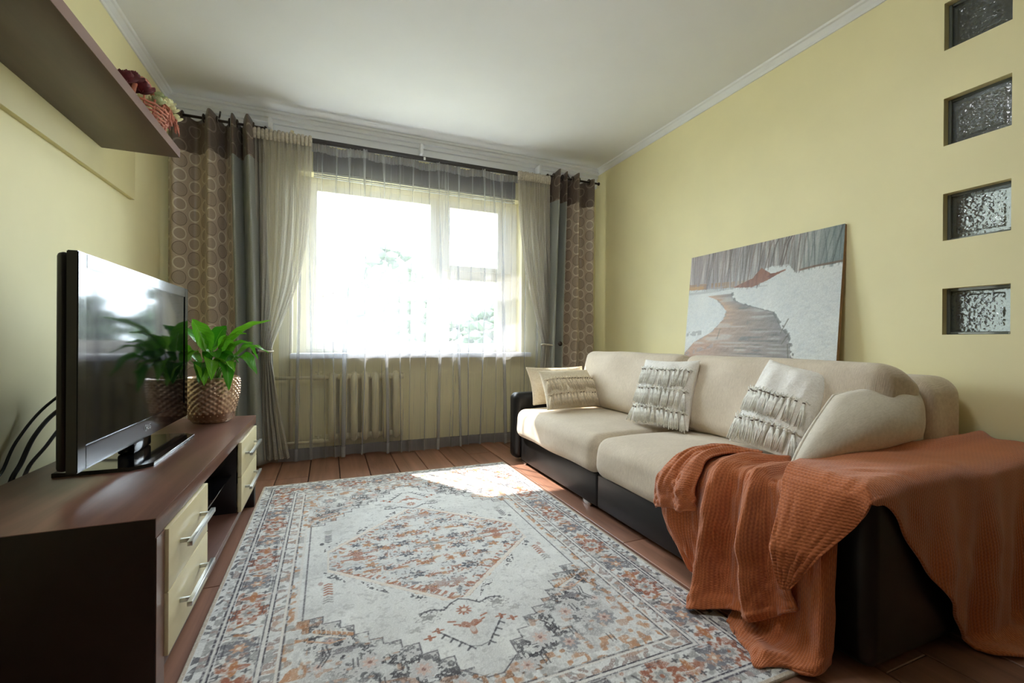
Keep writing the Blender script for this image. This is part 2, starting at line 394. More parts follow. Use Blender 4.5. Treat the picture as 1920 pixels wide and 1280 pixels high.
# glass blocks
gb = M('rippled_glass_block', (190, 200, 200), 0.06); gb.b.inputs['Transmission Weight'].default_value = 0.92; gb.b.inputs['IOR'].default_value = 1.5
v = gb.coord('Object'); h = gb.voronoi(v, 95, 'SMOOTH_F1')*1.0 + gb.noise(v, 130, 2)*0.5; gb.bump(h, 0.5, 0.002)
ge = M('glass_block_edge', (150, 158, 152), 0.12); ge.b.inputs['Transmission Weight'].default_value = 0.6; ge.b.inputs['IOR'].default_value = 1.4
names = ['lowest rippled glass block in the yellow wall, nearest the throw', 'second lowest rippled glass block in the yellow wall beside the painting',
         'third rippled glass block up in the yellow wall, dark grey', 'topmost glass block in the yellow wall, cut by the picture top']
for (a, b), nm in zip(BZ, names):
    r = tag(empty('glass_block', (XR+0.075, (BY0+BY1)/2, a)), nm, 'glass block', 'glass blocks in the right wall')
    bars2 = [(XR+0.032, XR+0.118, BY0, BY0+0.012, a, b), (XR+0.032, XR+0.118, BY1-0.012, BY1, a, b),
             (XR+0.032, XR+0.118, BY0+0.012, BY1-0.012, a, a+0.012), (XR+0.032, XR+0.118, BY0+0.012, BY1-0.012, b-0.012, b)]
    boxes('rim', bars2, ge.m, r, 0.003)
    n = 110; yy = np.linspace(BY0+0.010, BY1-0.010, n); zz_ = np.linspace(a+0.010, b-0.010, n); gy, gz = np.meshgrid(yy, zz_, indexing='ij')
    hh = vnoise((n, n), (30, 30), int(a*100))*0.0026+vnoise((n, n), (17, 17), int(a*77))*0.0030
    e_ = np.minimum(np.minimum(gy-yy[0], yy[-1]-gy), np.minimum(gz-zz_[0], zz_[-1]-gz)); hh = hh*np.clip((e_-0.016)/0.008, 0, 1)
    Pf = np.stack([XR+0.040-hh, gy, gz], -1)-np.array(r.location); Pb = np.stack([XR+0.050+0*hh, gy, gz], -1)-np.array(r.location)
    bmm = bmesh.new()
    for G_, fl in ((Pf, True), (Pb, False)):
        vs = [bmm.verts.new(p) for p in G_.reshape(-1, 3)]
        for q_ in grid_faces(n, n, 0, fl): bmm.faces.new([vs[k] for k in q_])
    bmobj('pane', bmm, gb.m, r, True)
    box('pane', XR+0.095, XR+0.108, BY0+0.010, BY1-0.010, a+0.010, b-0.010, gb.m, r, 0.003)

# ------------------------------------------------------------------ outside the window
m_grass = mat_plain('lawn', (122, 122, 104), 0.9, var=0.2, scale=1.2)
struct(box('ground', -60, 60, YO+0.3, 110, -3.3, -3.1, m_grass))
m_leafg = mat_plain('tree_foliage', (58, 74, 52), 0.8, var=0.25, scale=3); m_bark = mat_plain('bark', (92, 76, 62), 0.9, var=0.2, scale=9)
def tree(x, y, h, rad, label, seed, n=150, conifer=False):
    rg = np.random.default_rng(seed); t = tag(empty('tree', (x, y, -3.1)), label, 'tree', 'trees outside the window')
    MB().tube([(x, y, -3.1), (x+0.05, y, -3.1+h*0.4), (x-0.05, y, -3.1+h*0.9)], [0.2, 0.14, 0.04], 10).build('trunk', m_bark, t)
    c = MB(); base = bmesh.new(); bmesh.ops.create_icosphere(base, subdivisions=1, radius=1.0)
    bv = np.array([v.co[:] for v in base.verts]); base.verts.index_update(); bf = [tuple(v.index for v in q.verts) for q in base.faces]; base.free()
    for i in range(n):
        u = rg.random(); zz = -3.1+h*(0.3+0.68*u); rr_ = rad*(math.sqrt(max(0.02, 1-(2*u-0.9)**2*0.9)) if not conifer else (1.02-u))
        a = rg.random()*2*PI; q = rg.random()**0.5*rr_; s = rad*rg.uniform(0.10, 0.24)
        c.add(bv*np.array([s, s, s*0.7])*rg.uniform(0.75, 1.25, bv.shape)+np.array([x+q*math.cos(a), y+q*math.sin(a), zz]), bf)
    c.build('crown', m_leafg, t, False)
tree(1.9, 15.0, 7.2, 1.5, 'bare branched tree just left of the window mullion outside', 1, 110)
tree(8.2, 20.0, 6.2, 2.4, 'broad tree behind the lower right pane outside', 2, 160)
tree(5.6, 24.0, 5.6, 1.9, 'smaller rounded tree farther off behind the mullion', 5, 130)
tree(-3.2, 26.0, 5.4, 2.2, 'bushy tree at the foot of the pale building outside', 4, 150)
m_bld = mat_plain('pale_render', (216, 212, 202), 0.8, var=0.04); m_bw = mat_plain('house_window', (92, 104, 114), 0.2)
bl = tag(empty('apartment_building', (-2.0, 46, -3.1)), 'pale apartment building with rows of windows far outside', 'building')
box('wall', -14, 8, 42, 50, -3.1, 4.6, m_bld, bl); box('roof', -14.4, 8.4, 41.6, 50.4, 4.6, 5.0, m_bark, bl)
w0 = None
for i in range(9):
    for j in range(3):
        if w0 is None: w0 = box('window', -13, -11.8, 41.9, 42.0, -1.9, -0.5, m_bw, bl, 0, 2); wl0 = w0.location.copy()
        else:
            c = copyobj(w0, bl); c.location = wl0+Vector((i*2.35, 0, j*2.4))

# ------------------------------------------------------------------ radiator and its pipes behind the sheer
m_rad = mat_plain('cream_radiator_enamel', (222, 212, 172), 0.4, var=0.04)
rad = tag(empty('radiator', (0.28, 3.595, 0.0)), 'cream cast iron radiator on the wall behind the sheer curtain', 'radiator')
sec = None
for i in range(7):
    if sec is None:
        b = MB()
        for dy in (-0.020, 0.020):
            b.tube([(0, dy, 0.13), (0, dy*1.15, 0.2), (0, dy*1.15, 0.55), (0, dy, 0.62)], [0.024, 0.027, 0.027, 0.024], 10)
        b.tube([(0, -0.032, 0.60), (0, 0, 0.618), (0, 0.030, 0.60)], 0.024, 10); b.tube([(0, -0.032, 0.145), (0, 0, 0.13), (0, 0.030, 0.145)], 0.024, 10)
        b.tube([(-0.04, 0, 0.60), (0.04, 0, 0.60)], 0.022, 10); b.tube([(-0.04, 0, 0.15), (0.04, 0, 0.15)], 0.022, 10)
        sec = b.build('section', m_rad, rad, org=(0, 0, 0)); s = sec
    else: s = copyobj(sec, rad)
    s.location = (-0.28+0.025+0.078*i, 0, 0)
for z in (0.60, 0.125): MB().tube([(-0.36, 3.58, z), (0.02, 3.58, z)], 0.012, 10).build('pipe', m_rad, rad)
MB().tube([(-0.21, 3.595, 0.125), (-0.21, 3.595, 0.60)], 0.012, 10).build('pipe', m_rad, rad)
MB().tube([(-0.255, 3.6, 0.0), (-0.255, 3.6, 2.4)], 0.012, 10).build('pipe', m_rad, rad)
for x, z in ((-0.07, 0.60), (-0.07, 0.125)):
    b = MB(); b.tube([(x-0.035, 3.58, z), (x+0.035, 3.58, z)], 0.02, 10); b.tube([(x, 3.58, z), (x, 3.58, z+0.04)], 0.009, 8); b.tube([(x-0.022, 3.58, z+0.042), (x+0.022, 3.58, z+0.042)], 0.006, 6)
    b.build('valve', m_rad, rad)
for z in (0.60, 0.15): MB().tube([(0.51, 3.58, z), (0.55, 3.58, z)], 0.024, 10).build('end_plug', m_rad, rad)

# ------------------------------------------------------------------ curtains
def drape_material():
    m = M('taupe_circle_brocade', (120, 106, 90), 0.55); m.b.inputs['Sheen Weight'].default_value = 0.25
    u, v, _ = m.xyz(m.coord('UV'))
    ci = (u/0.098).floor(); cu = ((u/0.098).frac()-0.5)*0.098
    vv = v + ci.mod2()*0.058; cj = (vv/0.0945).floor(); cv = ((vv/0.0945).frac()-0.5)*0.0945
    d = (cu*cu + cv*cv).sqrt()
    light = cj.mod2().lt(0.5)
    ring = (d-0.0385).abs().lt(0.0042); thin = (d-0.043).abs().lt(0.0018)
    disc = d.lt(0.043)
    n = m.noise(m.coord('UV', (1, 1, 1)), 220, 2)
    base = m.ramp(n, [(0.3, (184, 168, 150)), (0.7, (208, 192, 174))])
    c = m.mix(disc*0.55, base, (156, 138, 122))
    c = m.mix(thin*(light*-1+1)*0.8, c, (100, 88, 76))
    c = m.mix(ring*light, c, (222, 214, 198))
    gray = u.gt(1.0); head = v.gt(2.10)
    c2 = m.ramp(n, [(0.3, (146, 149, 142)), (0.7, (168, 171, 164))])
    c = m.mix(gray*(head*-1+1), c, c2)
    hc_ = m.mix(ring*light*0.6 + thin*0.2, (112, 96, 84), (172, 158, 142))
    c = m.mix(head, c, hc_)
    m.color(c); m.rough(m.ramp(gray, [(0.2, (150, 150, 150)), (0.8, (100, 100, 100))]))
    m.bump(n, 0.15, 0.0005)
    # thin woven cloth: lets some daylight glow through
    tl = m.new('ShaderNodeBsdfTranslucent'); m.link(c, tl.inputs[0]); ms = m.new('ShaderNodeMixShader'); ms.inputs[0].default_value = 0.22
    m.link(m.b.outputs[0], ms.inputs[1]); m.link(tl.outputs[0], ms.inputs[2]); m.link(ms.outputs[0], m.out.inputs[0])
    return m.m
m_drape = drape_material()
CTRL = np.array([(-.965, 3.50), (-.93, 3.43), (-.88, 3.46), (-.82, 3.52), (-.765, 3.47), (-.725, 3.385), (-.69, 3.44), (-.655, 3.52), (-.62, 3.46),
                 (-.595, 3.39), (-.575, 3.46), (-.555, 3.51), (-.53, 3.42), (-.505, 3.375), (-.48, 3.45), (-.465, 3.51), (-.425, 3.47)])
def drape(name, label, flip):
    nu, nz = 200, 60
    c = spline(CTRL, nu); s = np.concatenate([[0], np.cumsum(np.linalg.norm(np.diff(c, axis=0), axis=1))])
    k = s[int(nu*8.6/16)]; s = s-k+1.0                     # the plain lining starts at u = 1
    z = np.linspace(0.025, 2.345, nz); P = np.zeros((nu, nz, 3)); UV = np.zeros((nu, nz, 2))
    t = np.linspace(0, 1, nu)
    for j, zz in enumerate(z):
        q = 1-zz/2.345; x = c[:, 0]+0.10*q*t**1.4+0.010*np.sin(9*t+5*q)*q; y = 3.45+(c[:, 1]-3.45)*(1-0.35*q)+0.012*np.sin(14*t+3*q)*q
        zt = zz+(0.022*(3.45-c[:, 1])/0.07*max(0, (zz-2.1)/0.245))
        if flip: x = 2.25-(x+0.965)*0.9
        P[:, j] = np.stack([x, y, zt if isinstance(zt, np.ndarray) else np.full(nu, zt)], 1); UV[:, j, 0] = s; UV[:, j, 1] = zz
    r = tag(empty(name, (P[..., 0].mean(), 3.45, 0.02)), label, 'curtain', 'patterned eyelet curtains at the window')
    P = P-np.array(r.location)
    o = gridobj('cloth', P, m_drape, r, UV, flip=not flip); md = o.modifiers.new('thick', 'SOLIDIFY'); md.thickness = 0.002
    # eyelet rings on the rod
    ring = None
    for i in (2, 4, 6, 8, 10, 12, 14):
        p = (CTRL[i]+CTRL[i])/2; x = p[0] if not flip else 2.25-(p[0]+0.965)*0.9
        th = np.linspace(0, 2*PI, 17); b = MB()
        if ring is None:
            b.tube([(0.002*math.sin(0), 0.024*math.cos(a), 0.024*math.sin(a)) for a in th], 0.005, 6); ring = b.build('eyelet', m_brass, r, org=(0, 0, 0)); e = ring
        else: e = copyobj(ring, r)
        e.location = Vector((x, 3.455, 2.325))-r.location
    return r
m_brass = mat_plain('dark_bronze', (72, 62, 54), 0.3, 0.9)
m_rod = mat_plain('dark_rod_metal', (58, 50, 46), 0.3, 0.8)
drape('eyelet_curtain', 'taupe ring patterned eyelet curtain hanging behind the potted plant', False)
drape('eyelet_curtain', 'taupe ring patterned eyelet curtain hanging beside the sofa corner', True)
def rod(x0, x1, label):
    r = tag(empty('curtain_rod', (x0, 3.455, 2.325)), label, 'curtain rod', 'short curtain rods')
    MB().tube([(x0, 3.455, 2.325), (x1, 3.455, 2.325)], 0.009, 12).build('rod', m_rod, r)
    for x, s in ((x0, -1), (x1, 1)):
        fo = MB().lathe([(0, 0), (0.014, 0.004), (0.016, 0.012), (0.008, 0.02), (0, 0.022)], 12).build('finial', m_rod, r, org=(0, 0, 0))
        fo.location = (x-x0, 0, 0); fo.rotation_euler = (0, s*PI/2, 0)
    xm = (x0+x1)/2
    b = MB(); b.tube([(xm, 3.455, 2.325), (xm, 3.5, 2.33), (xm, 3.56, 2.40), (xm, 3.58, 2.44)], 0.006, 8); b.build('bracket', m_rod, r)
rod(-0.975, -0.42, 'short dark rod holding the curtain above the plant')
rod(1.765, 2.27, 'short dark rod holding the curtain beside the yellow sofa wall')

# double track under the cornice
tk = tag(empty('curtain_track', (0.66, 3.55, 2.30)), 'dark double ceiling track above the sheer curtain', 'curtain track')
m_track = mat_plain('dark_track', (44, 38, 36), 0.4)
box('rail', -0.48, 1.80, 3.495, 3.517, 2.301, 2.322, m_track, tk, 0.003); box('rail', -0.48, 1.80, 3.555, 3.577, 2.328, 2.356, m_track, tk, 0.003)
for x in (-0.4, 0.66, 1.7): box('bracket', x, x+0.02, 3.50, 3.60, 2.356, 2.43, m_trimw, tk, 0.002)
for x in (0.69,): box('carrier', x-0.008, x+0.008, 3.49, 3.50, 2.302, 2.325, m_trimw, tk, 0.002)
# blind
bd = tag(empty('roman_blind', (0.69, 3.61, 2.1)), 'dark grey gathered up blind across the top of the window', 'blind')
m_blind = mat_plain('charcoal_blind', (70, 66, 72), 0.7)
box('stack', -0.115, 1.515, 3.60, 3.625, 2.135, 2.30, m_blind, bd, 0.004)
m_slat = mat_plain('pale_blind_slat', (150, 148, 146), 0.6)
for z in (2.122, 2.106, 2.09): box('slat', -0.11, 1.51, 3.598, 3.62, z, z+0.006, m_slat, bd, 0.001)

def sheer_material(name, alpha, col, tr=0.55):
    m = M(name, col); v = m.coord('UV')
    tp = m.new('ShaderNodeBsdfTransparent'); tl = m.new('ShaderNodeBsdfTranslucent'); df = m.new('ShaderNodeBsdfDiffuse')
    tl.inputs[0].default_value = lin(col); df.inputs[0].default_value = lin(col)
    a = m.new('ShaderNodeMixShader'); a.inputs[0].default_value = tr; m.link(df.outputs[0], a.inputs[1]); m.link(tl.outputs[0], a.inputs[2])
    b = m.new('ShaderNodeMixShader'); m.link(tp.outputs[0], b.inputs[1]); m.link(a.outputs[0], b.inputs[2])
    return m, v, b
ms, v, b = sheer_material('grey_voile', 0.4, (178, 178, 182), 0.42)
uu, vv, _ = ms.xyz(v)
hem = vv.lt(0.10)*0.25 + vv.gt(2.235)*0.30 + ms.noise(ms.coord('UV', (260, 3, 1)), 1.0, 2)*0.20 + 0.22
ga = ms.new('ShaderNodeVertexColor'); ga.layer_name = 'Gather'; gs = X(ms.nt, ga.outputs[0]); thr_ = ms.noise(ms.coord('UV', (170, 1.2, 1)), 1.0, 3)
ms.link((hem + gs*0.30 + thr_.smooth(0.60, 0.72)*0.30).mn(0.97), b.inputs[0]); ms.link(b.outputs[0], ms.out.inputs[0]); m_sheer = ms.m
def sheer():
    nu, nz = 900, 40
    u = np.linspace(-0.33, 1.80, nu); z = np.concatenate([np.linspace(0.02, 2.1, 22), np.linspace(2.12, 2.298, nz-22)])
    F = [(-.215, .025, .022), (-.13, .018, .018), (-.03, .012, .03), (.045, .016, .05), (.115, .024, .075), (.23, .022, .07), (.395, .024, .065), (.52, .014, .04), (.60, .014, .045),
         (.71, .012, .035), (.80, .02, .05), (.90, .014, .04), (.985, .022, .06), (1.08, .014, .04), (1.17, .022, .06), (1.27, .016, .045), (1.36, .024, .06), (1.46, .018, .02), (1.58, .016, .018), (1.68, .018, .018)]
    P = np.zeros((nu, nz, 3)); UV = np.zeros((nu, nz, 2))
    for j, zz in enumerate(z):
        q = min(1, max(0, (2.25-zz)/0.9))**0.7; hd = max(0, (zz-2.10)/0.2)
        x = u.copy(); y = np.full(nu, 3.518)
        for k, (c, w_, d) in enumerate(F):
            w_ = w_*(1.0 if w_ < 0.0165 else 1.75); c2 = c+0.02*math.sin(1.3*k+1.1*zz); g = np.exp(-((u-c2)/w_)**2)
            y -= d*g*(0.35+0.65*q); x -= (1.9+0.35*math.sin(2.1*k))*q*(u-c2)*g
        y += 0.006*np.sin(u*2*PI/0.055+0.6*zz)*(0.3+0.7*(1-q)) + 0.007*np.sin(u*2*PI/0.024)*hd
        x = x+0.004*np.sin(3*zz+20*u)*q
        zz2 = zz-0.012*np.sin(u*2*PI/0.31)*hd + (0.01*np.sin(u*7) if j == 0 else 0)
        P[:, j] = np.stack([x, y, zz2*np.ones(nu)], 1); UV[:, j] = np.stack([u, np.full(nu, zz)], 1)
    o = gridobj('sheer_curtain', P, m_sheer, None, UV, True)
    D = np.zeros((nu, nz))
    for k, (c, w_, d) in enumerate(F):
        for j, zz in enumerate(z): D[:, j] = np.maximum(D[:, j], np.exp(-((u-c-0.02*math.sin(1.3*k+1.1*zz))/(0.55*w_))**4)*min(1, d/0.055))
    at = o.data.color_attributes.new('Gather', 'FLOAT_COLOR', 'POINT'); a = np.ones((nu*nz, 4), np.float32); a[:, :3] = D.reshape(-1, 1); at.data.foreach_set('color', a.ravel())
    tag(o, 'sheer grey voile curtain hanging in folds across the window', 'curtain')
sheer()

mm, v, b = sheer_material('open_weave_net', 0.8, (190, 184, 173), 0.35)
uu, vv, _ = mm.xyz(v)
wv = (uu*(2*PI/0.0085)).sin().smooth(-0.25, 0.35); wh = (vv*(2*PI/0.011)).sin().smooth(0.2, 0.8)
band = (uu*(2*PI/0.07)).sin()*0.5+0.5
mm.link((wv.mx(wh*0.9)*0.70+0.24+band*0.10).mn(1.0), b.inputs[0]); mm.link(b.outputs[0], mm.out.inputs[0]); m_net = mm.m
m_tie = mat_plain('net_tie_band', (186, 178, 162), 0.8, var=0.1, scale=60)
def net_curtain(label, rows, ytop, flip, tie):
    """rows: (z, x_left, x_right) from the top down"""
    nu, nz = 220, 90
    R = spline(np.array(rows), nz); w0 = rows[0][2]-rows[0][1]
    P = np.zeros((nu, nz, 3)); UV = np.zeros((nu, nz, 2)); t = np.linspace(0, 1, nu)
    for j in range(nz):
        z, a, b_ = R[j]; k = (b_-a)/w0; hd = max(0, (z-2.22)/0.1)
        y = ytop-0.018*np.sin(t*2*PI*6.5+0.8)*(0.5+0.5*k)*(1-hd*0.5)-0.010*np.sin(t*2*PI*15+2*z)*k - (1-k)*0.03*np.sin(PI*t)
        y = y+hd*0.010*np.sin(t*2*PI*13)
        x = a+(b_-a)*t+0.004*np.sin(t*40+z*3)*k
        P[:, j] = np.stack([x, y, z+hd*0.006*np.sin(t*2*PI*9)], 1); UV[:, j] = np.stack([t*w0*2.0, np.full(nu, z)], 1)
    r = tag(empty('net_curtain', ((rows[0][1]+rows[0][2])/2, ytop, 0.02)), label, 'curtain', 'tied back net curtains')
    gridobj('cloth', P-np.array(r.location), m_net, r, UV, True)
    # header tape with pencil pleats
    hp = MB(); n = 15
    for i in range(n):
        x = rows[0][1]+(rows[0][2]-rows[0][1])*(i+0.5)/n; hh = 0.012*math.sin(i*2.3)
        hp.tube([(x, ytop-0.012, 2.245), (x, ytop-0.02, 2.27), (x, ytop-0.02, 2.295), (x, ytop-0.012, 2.314+hh*0.3)], [0.009, 0.0125, 0.0125, 0.011], 8)
    hp.build('pleat_header', m_tie, r)
    z, a, b_ = tie; th = np.linspace(0, 2*PI, 33); cx, hw = (a+b_)/2, (b_-a)/2+0.006
    MB().tube([(cx+hw*math.cos(q), ytop+0.032*math.sin(q)-0.02, z+0.004*math.sin(2*q)) for q in th], 0.007, 8).build('tie_band', m_tie, r)
    return r
nl = net_curtain('net curtain tied back beside the plant, at the window left', [(2.31, -.485, -.118), (1.9, -.48, -.13), (1.55, -.475, -.155), (1.25, -.465, -.21), (0.98, -.45, -.305), (0.80, -.437, -.362),
            (0.62, -.445, -.345), (0.42, -.46, -.315), (0.2, -.475, -.275), (0.05, -.48, -.25)], 3.455, False, (0.80, -.437, -.362))
nr = net_curtain('net curtain tied back beside the sofa arm, at the window right', [(2.315, 1.468, 1.775), (1.9, 1.49, 1.78), (1.55, 1.535, 1.79), (1.25, 1.60, 1.80), (1.0, 1.665, 1.805), (0.85, 1.705, 1.81),
            (0.68, 1.69, 1.815), (0.45, 1.655, 1.83), (0.2, 1.64, 1.85), (0.05, 1.63, 1.86)], 3.455, True, (0.85, 1.705, 1.81))
for r, x, z in ((nr, 1.842, 0.858), (nl, -.452, 0.80)):
    b = MB(); b.lathe([(0, 0), (0.006, 0), (0.006, 0.03), (0.018, 0.034), (0.021, 0.044), (0.015, 0.052), (0.0, 0.055)], 16)
    o = b.build('tieback_knob', m_rod, r, org=(0, 0, 0)); o.rotation_euler = (PI/2, 0, 0); o.location = Vector((x, 3.405, z))-r.location

# ------------------------------------------------------------------ TV cabinet
m_walnut = mat_wood('walnut_veneer', (82, 54, 44), (128, 92, 78), 0.28, 0.9, 1, 0.03, 0.04)
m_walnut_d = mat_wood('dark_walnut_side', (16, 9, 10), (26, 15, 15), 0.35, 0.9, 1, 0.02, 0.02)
m_cream = mat_wood('cream_drawer_veneer', (214, 202, 160), (232, 222, 184), 0.35, 0.7, 1, 0.01, 0.02)
m_steel = mat_plain('brushed_steel', (214, 216, 214), 0.28, 0.95, var=0.02)
m_blackg = mat_plain('black_glass', (10, 10, 12), 0.06, 0.0, var=0.0)
cab = tag(empty('tv_cabinet', (-0.59, 1.97, 0.0)), 'long dark walnut television cabinet with cream drawers along the left wall', 'cabinet')
CX0, CX1, CY0, CY1, CT = -0.83, -0.358, 1.228, 2.71, 0.475
box('top', CX0, CX1, CY0, CY1, CT-0.045, CT, m_walnut, cab, 0.0015)
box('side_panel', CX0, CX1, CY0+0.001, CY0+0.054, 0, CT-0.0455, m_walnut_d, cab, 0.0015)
box('front_edge', CX1-0.0005, CX1+0.0012, CY0+0.001, CY0+0.054, 0, CT-0.0455, m_walnut, cab)
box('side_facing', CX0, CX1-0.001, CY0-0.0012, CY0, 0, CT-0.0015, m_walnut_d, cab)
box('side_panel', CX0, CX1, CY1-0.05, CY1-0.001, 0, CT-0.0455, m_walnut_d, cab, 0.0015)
box('bottom_board', CX0, CX1-0.002, CY0+0.0545, CY1-0.0505, 0.098, 0.122, m_walnut, cab, 0.0015)
box('back_board', CX0, CX0+0.01, CY0+0.055, CY1-0.051, 0.1225, CT-0.0455, m_walnut_d, cab)
for y in (1.648, 2.240): box('divider', CX0+0.011, CX1-0.012, y, y+0.018, 0.1225, CT-0.0455, m_walnut_d, cab, 0.001)
box('glass_shelf', CX0+0.02, CX1-0.03, 1.667, 2.239, 0.283, 0.291, m_blackg, cab, 0.001)
def drawer(y0, y1, z0, z1, hy0, hy1):
    d = box('drawer', CX1-0.006, CX1+0.009, y0, y1, z0, z1, m_cream, cab, 0.0015)
    zc = z0+(z1-z0)*0.56
    o = Vector(cab.location)
    box('drawer_box', CX0+0.04, CX1-0.007, y0+0.02, y1-0.02, z0+0.015, z1-0.03, m_cream, d, org=o)
    hb = box('handle', CX1+0.030, CX1+0.042, hy0, hy1, zc-0.006, zc+0.006, m_steel, d, 0.001, org=o)
    for yy in (hy0+0.03, hy1-0.03): box('handle_post', CX1+0.0085, CX1+0.031, yy-0.005, yy+0.005, zc-0.005, zc+0.005, m_steel, d, 0.0008, org=o)
    return d
for y0, y1 in ((1.2835, 1.650), (2.236, 2.664)):
    drawer(y0, y1, 0.2785, 0.428, y0+0.06, y1-0.06); drawer(y0, y1, 0.126, 0.2755, y0+0.06, y1-0.06)

# ------------------------------------------------------------------ television
m_gloss = mat_plain('piano_black_plastic', (12, 12, 14), 0.10, var=0.0); m_matt = mat_plain('black_plastic', (16, 16, 18), 0.35, var=0.05)
m_screen = M('lcd_screen', (9, 10, 12), 0.07); m_screen.b.inputs['Specular IOR Level'].default_value = 0.28
tv = tag(empty('television', (-0.62, 1.96, CT)), 'black flat screen television standing on the cabinet', 'television')
TX, TY0, TY1, TZ0, TZ1 = -0.597, 1.480, 2.440, 0.530, 1.106
box('back_shell', TX-0.048, TX-0.022, TY0+0.004, TY1-0.004, TZ0+0.004, TZ1-0.004, m_matt, tv, 0.012, 3)
box('back_bulge', TX-0.100, TX-0.046, TY0+0.30, TY1-0.16, TZ0+0.06, TZ1-0.16, m_matt, tv, 0.02, 3)
def bez(name, y0, y1, z0, z1, bl_, br_, bb, bt):
    bm = bmesh.new()
    for a in ((TX-0.024, TX, y0, y0+bl_, z0, z1), (TX-0.024, TX, y1-br_, y1, z0, z1), (TX-0.024, TX, y0+bl_, y1-br_, z0, z0+bb), (TX-0.024, TX, y0+bl_, y1-br_, z1-bt, z1)): addbox(bm, *a)
    bmesh.ops.bevel(bm, geom=list(bm.edges), offset=0.002, segments=2, affect='EDGES')
    bmesh.ops.translate(bm, verts=bm.verts, vec=-Vector(tv.location)); return bmobj(name, bm, m_gloss, tv)
bez('bezel', TY0, TY1, TZ0, TZ1, 0.044, 0.044, 0.066, 0.040)
box('screen', TX-0.02, TX-0.003, TY0+0.0445, TY1-0.0445, TZ0+0.0665, TZ1-0.0405, m_screen.m, tv)
m_silver = mat_plain('silver_print', (225, 228, 230), 0.3, 0.3, var=0)
def text(name, body, size, mat, parent, matrix, extr=0.0004):
    cu = bpy.data.curves.new(name, 'FONT'); cu.body = body; cu.size = size; cu.extrude = extr; cu.align_x = 'CENTER'; cu.align_y = 'CENTER'
    t = bpy.data.objects.new(name, cu); COL.objects.link(t)
    dg = bpy.context.evaluated_depsgraph_get(); me = bpy.data.meshes.new_from_object(t.evaluated_get(dg)); bpy.data.objects.remove(t)
    me.transform(matrix); o = bpy.data.objects.new(name, me); COL.objects.link(o); me.materials.append(mat); o.parent = parent; return o
MX = Matrix(((0, 0, 1, 0), (1, 0, 0, 0), (0, 1, 0, 0), (0, 0, 0, 1)))      # text plane facing +X, reading along +Y
lz = TZ0+0.034
b = MB(); b.lathe([(0.0, 0.0), (0.0115, 0.0), (0.0115, 0.0006), (0, 0.0006)], 28)
e = b.build('emblem', m_silver, tv, False, org=(0, 0, 0)); e.rotation_euler = (0, PI/2, 0); e.location = Vector((TX+0.0001, 1.942, lz))-tv.location
b = MB(); th = np.linspace(0.2, 2*PI-0.9, 18)
b.tube([(0.0008, 0.008*math.cos(a), 0.008*math.sin(a)) for a in th]+[(0.0008, 0.002, -0.0015)], 0.0009, 6); b.tube([(0.0008, -0.002, 0.005), (0.0008, -0.002, -0.004), (0.0008, 0.002, -0.004)], 0.0009, 6); b.tube([(0.0008, -0.005, 0.003), (0.0008, -0.0045, 0.0045)], 0.0011, 6)
f2 = b.build('emblem_face', m_matt, tv, org=(0, 0, 0)); f2.location = e.location
lt = text('lettering', 'LG', 0.026, m_silver, tv, Matrix.Translation(Vector((TX+0.0006, 1.972, lz))-tv.location) @ MX)
b = MB(); b.tube([(TX-0.04, 1.90, TZ0+0.05), (TX-0.035, 1.90, CT+0.02)], 0.02, 12); b.tube([(TX-0.04, 2.02, TZ0+0.05), (TX-0.035, 2.02, CT+0.02)], 0.02, 12)
for yy in (1.90, 2.02): MB().tube([(TX-0.04, yy, TZ0+0.05), (TX-0.036, yy, CT+0.015)], 0.02, 12).build('neck', m_gloss, tv)
box('neck_cover', TX-0.06, TX-0.012, 1.88, 2.04, CT+0.012, TZ0+0.03, m_gloss, tv, 0.008)
# glass foot with the near corners cut
FP = [(-0.512, 1.735), (-0.512, 2.19), (-0.56, 2.235), (-0.74, 2.235), (-0.74, 1.69), (-0.56, 1.69)]
V = [(x, y, CT+0.0005) for x, y in FP]+[(x, y, CT+0.012) for x, y in FP]; n = 6
V = [Vector(v)-tv.location for v in V]
obj('foot', V, [tuple(range(n-1, -1, -1)), tuple(range(n, 2*n))]+[(i, (i+1) % n, n+(i+1) % n, n+i) for i in range(n)], m_blackg, tv)
MB().tube([(-0.5115, 1.735, CT+0.011), (-0.5115, 2.19, CT+0.011)], 0.0014, 6).build('foot_edge', m_silver, tv)
# cables behind the set
cabs = [([(-0.73, 2.34, 0.72), (-0.86, 2.30, 0.68), (-0.94, 2.20, 0.61), (-0.96, 2.10, 0.54), (-0.96, 2.02, 0.46), (-0.95, 1.93, 0.37), (-0.94, 1.90, 0.05)], 'thickest black cable looping from the television down behind the cabinet'),
        ([(-0.73, 2.38, 0.62), (-0.85, 2.34, 0.60), (-0.93, 2.24, 0.56), (-0.945, 2.12, 0.485), (-0.95, 2.03, 0.43), (-0.925, 1.96, 0.36), (-0.90, 1.96, 0.05)], 'lower black cable sagging behind the television'),
        ([(-0.73, 2.30, 0.76), (-0.88, 2.26, 0.72), (-0.96, 2.16, 0.63), (-0.985, 2.05, 0.53), (-0.985, 1.98, 0.45), (-0.975, 1.90, 0.38), (-0.97, 1.86, 0.05)], 'uppermost thin black cable behind the television')]
for k, (p, lb) in enumerate(cabs): tag(MB().tube(spline(np.array(p), 40), [0.0075, 0.006, 0.005][k], 8).build('power_cable', m_matt), lb, 'cable', 'cables behind the television')

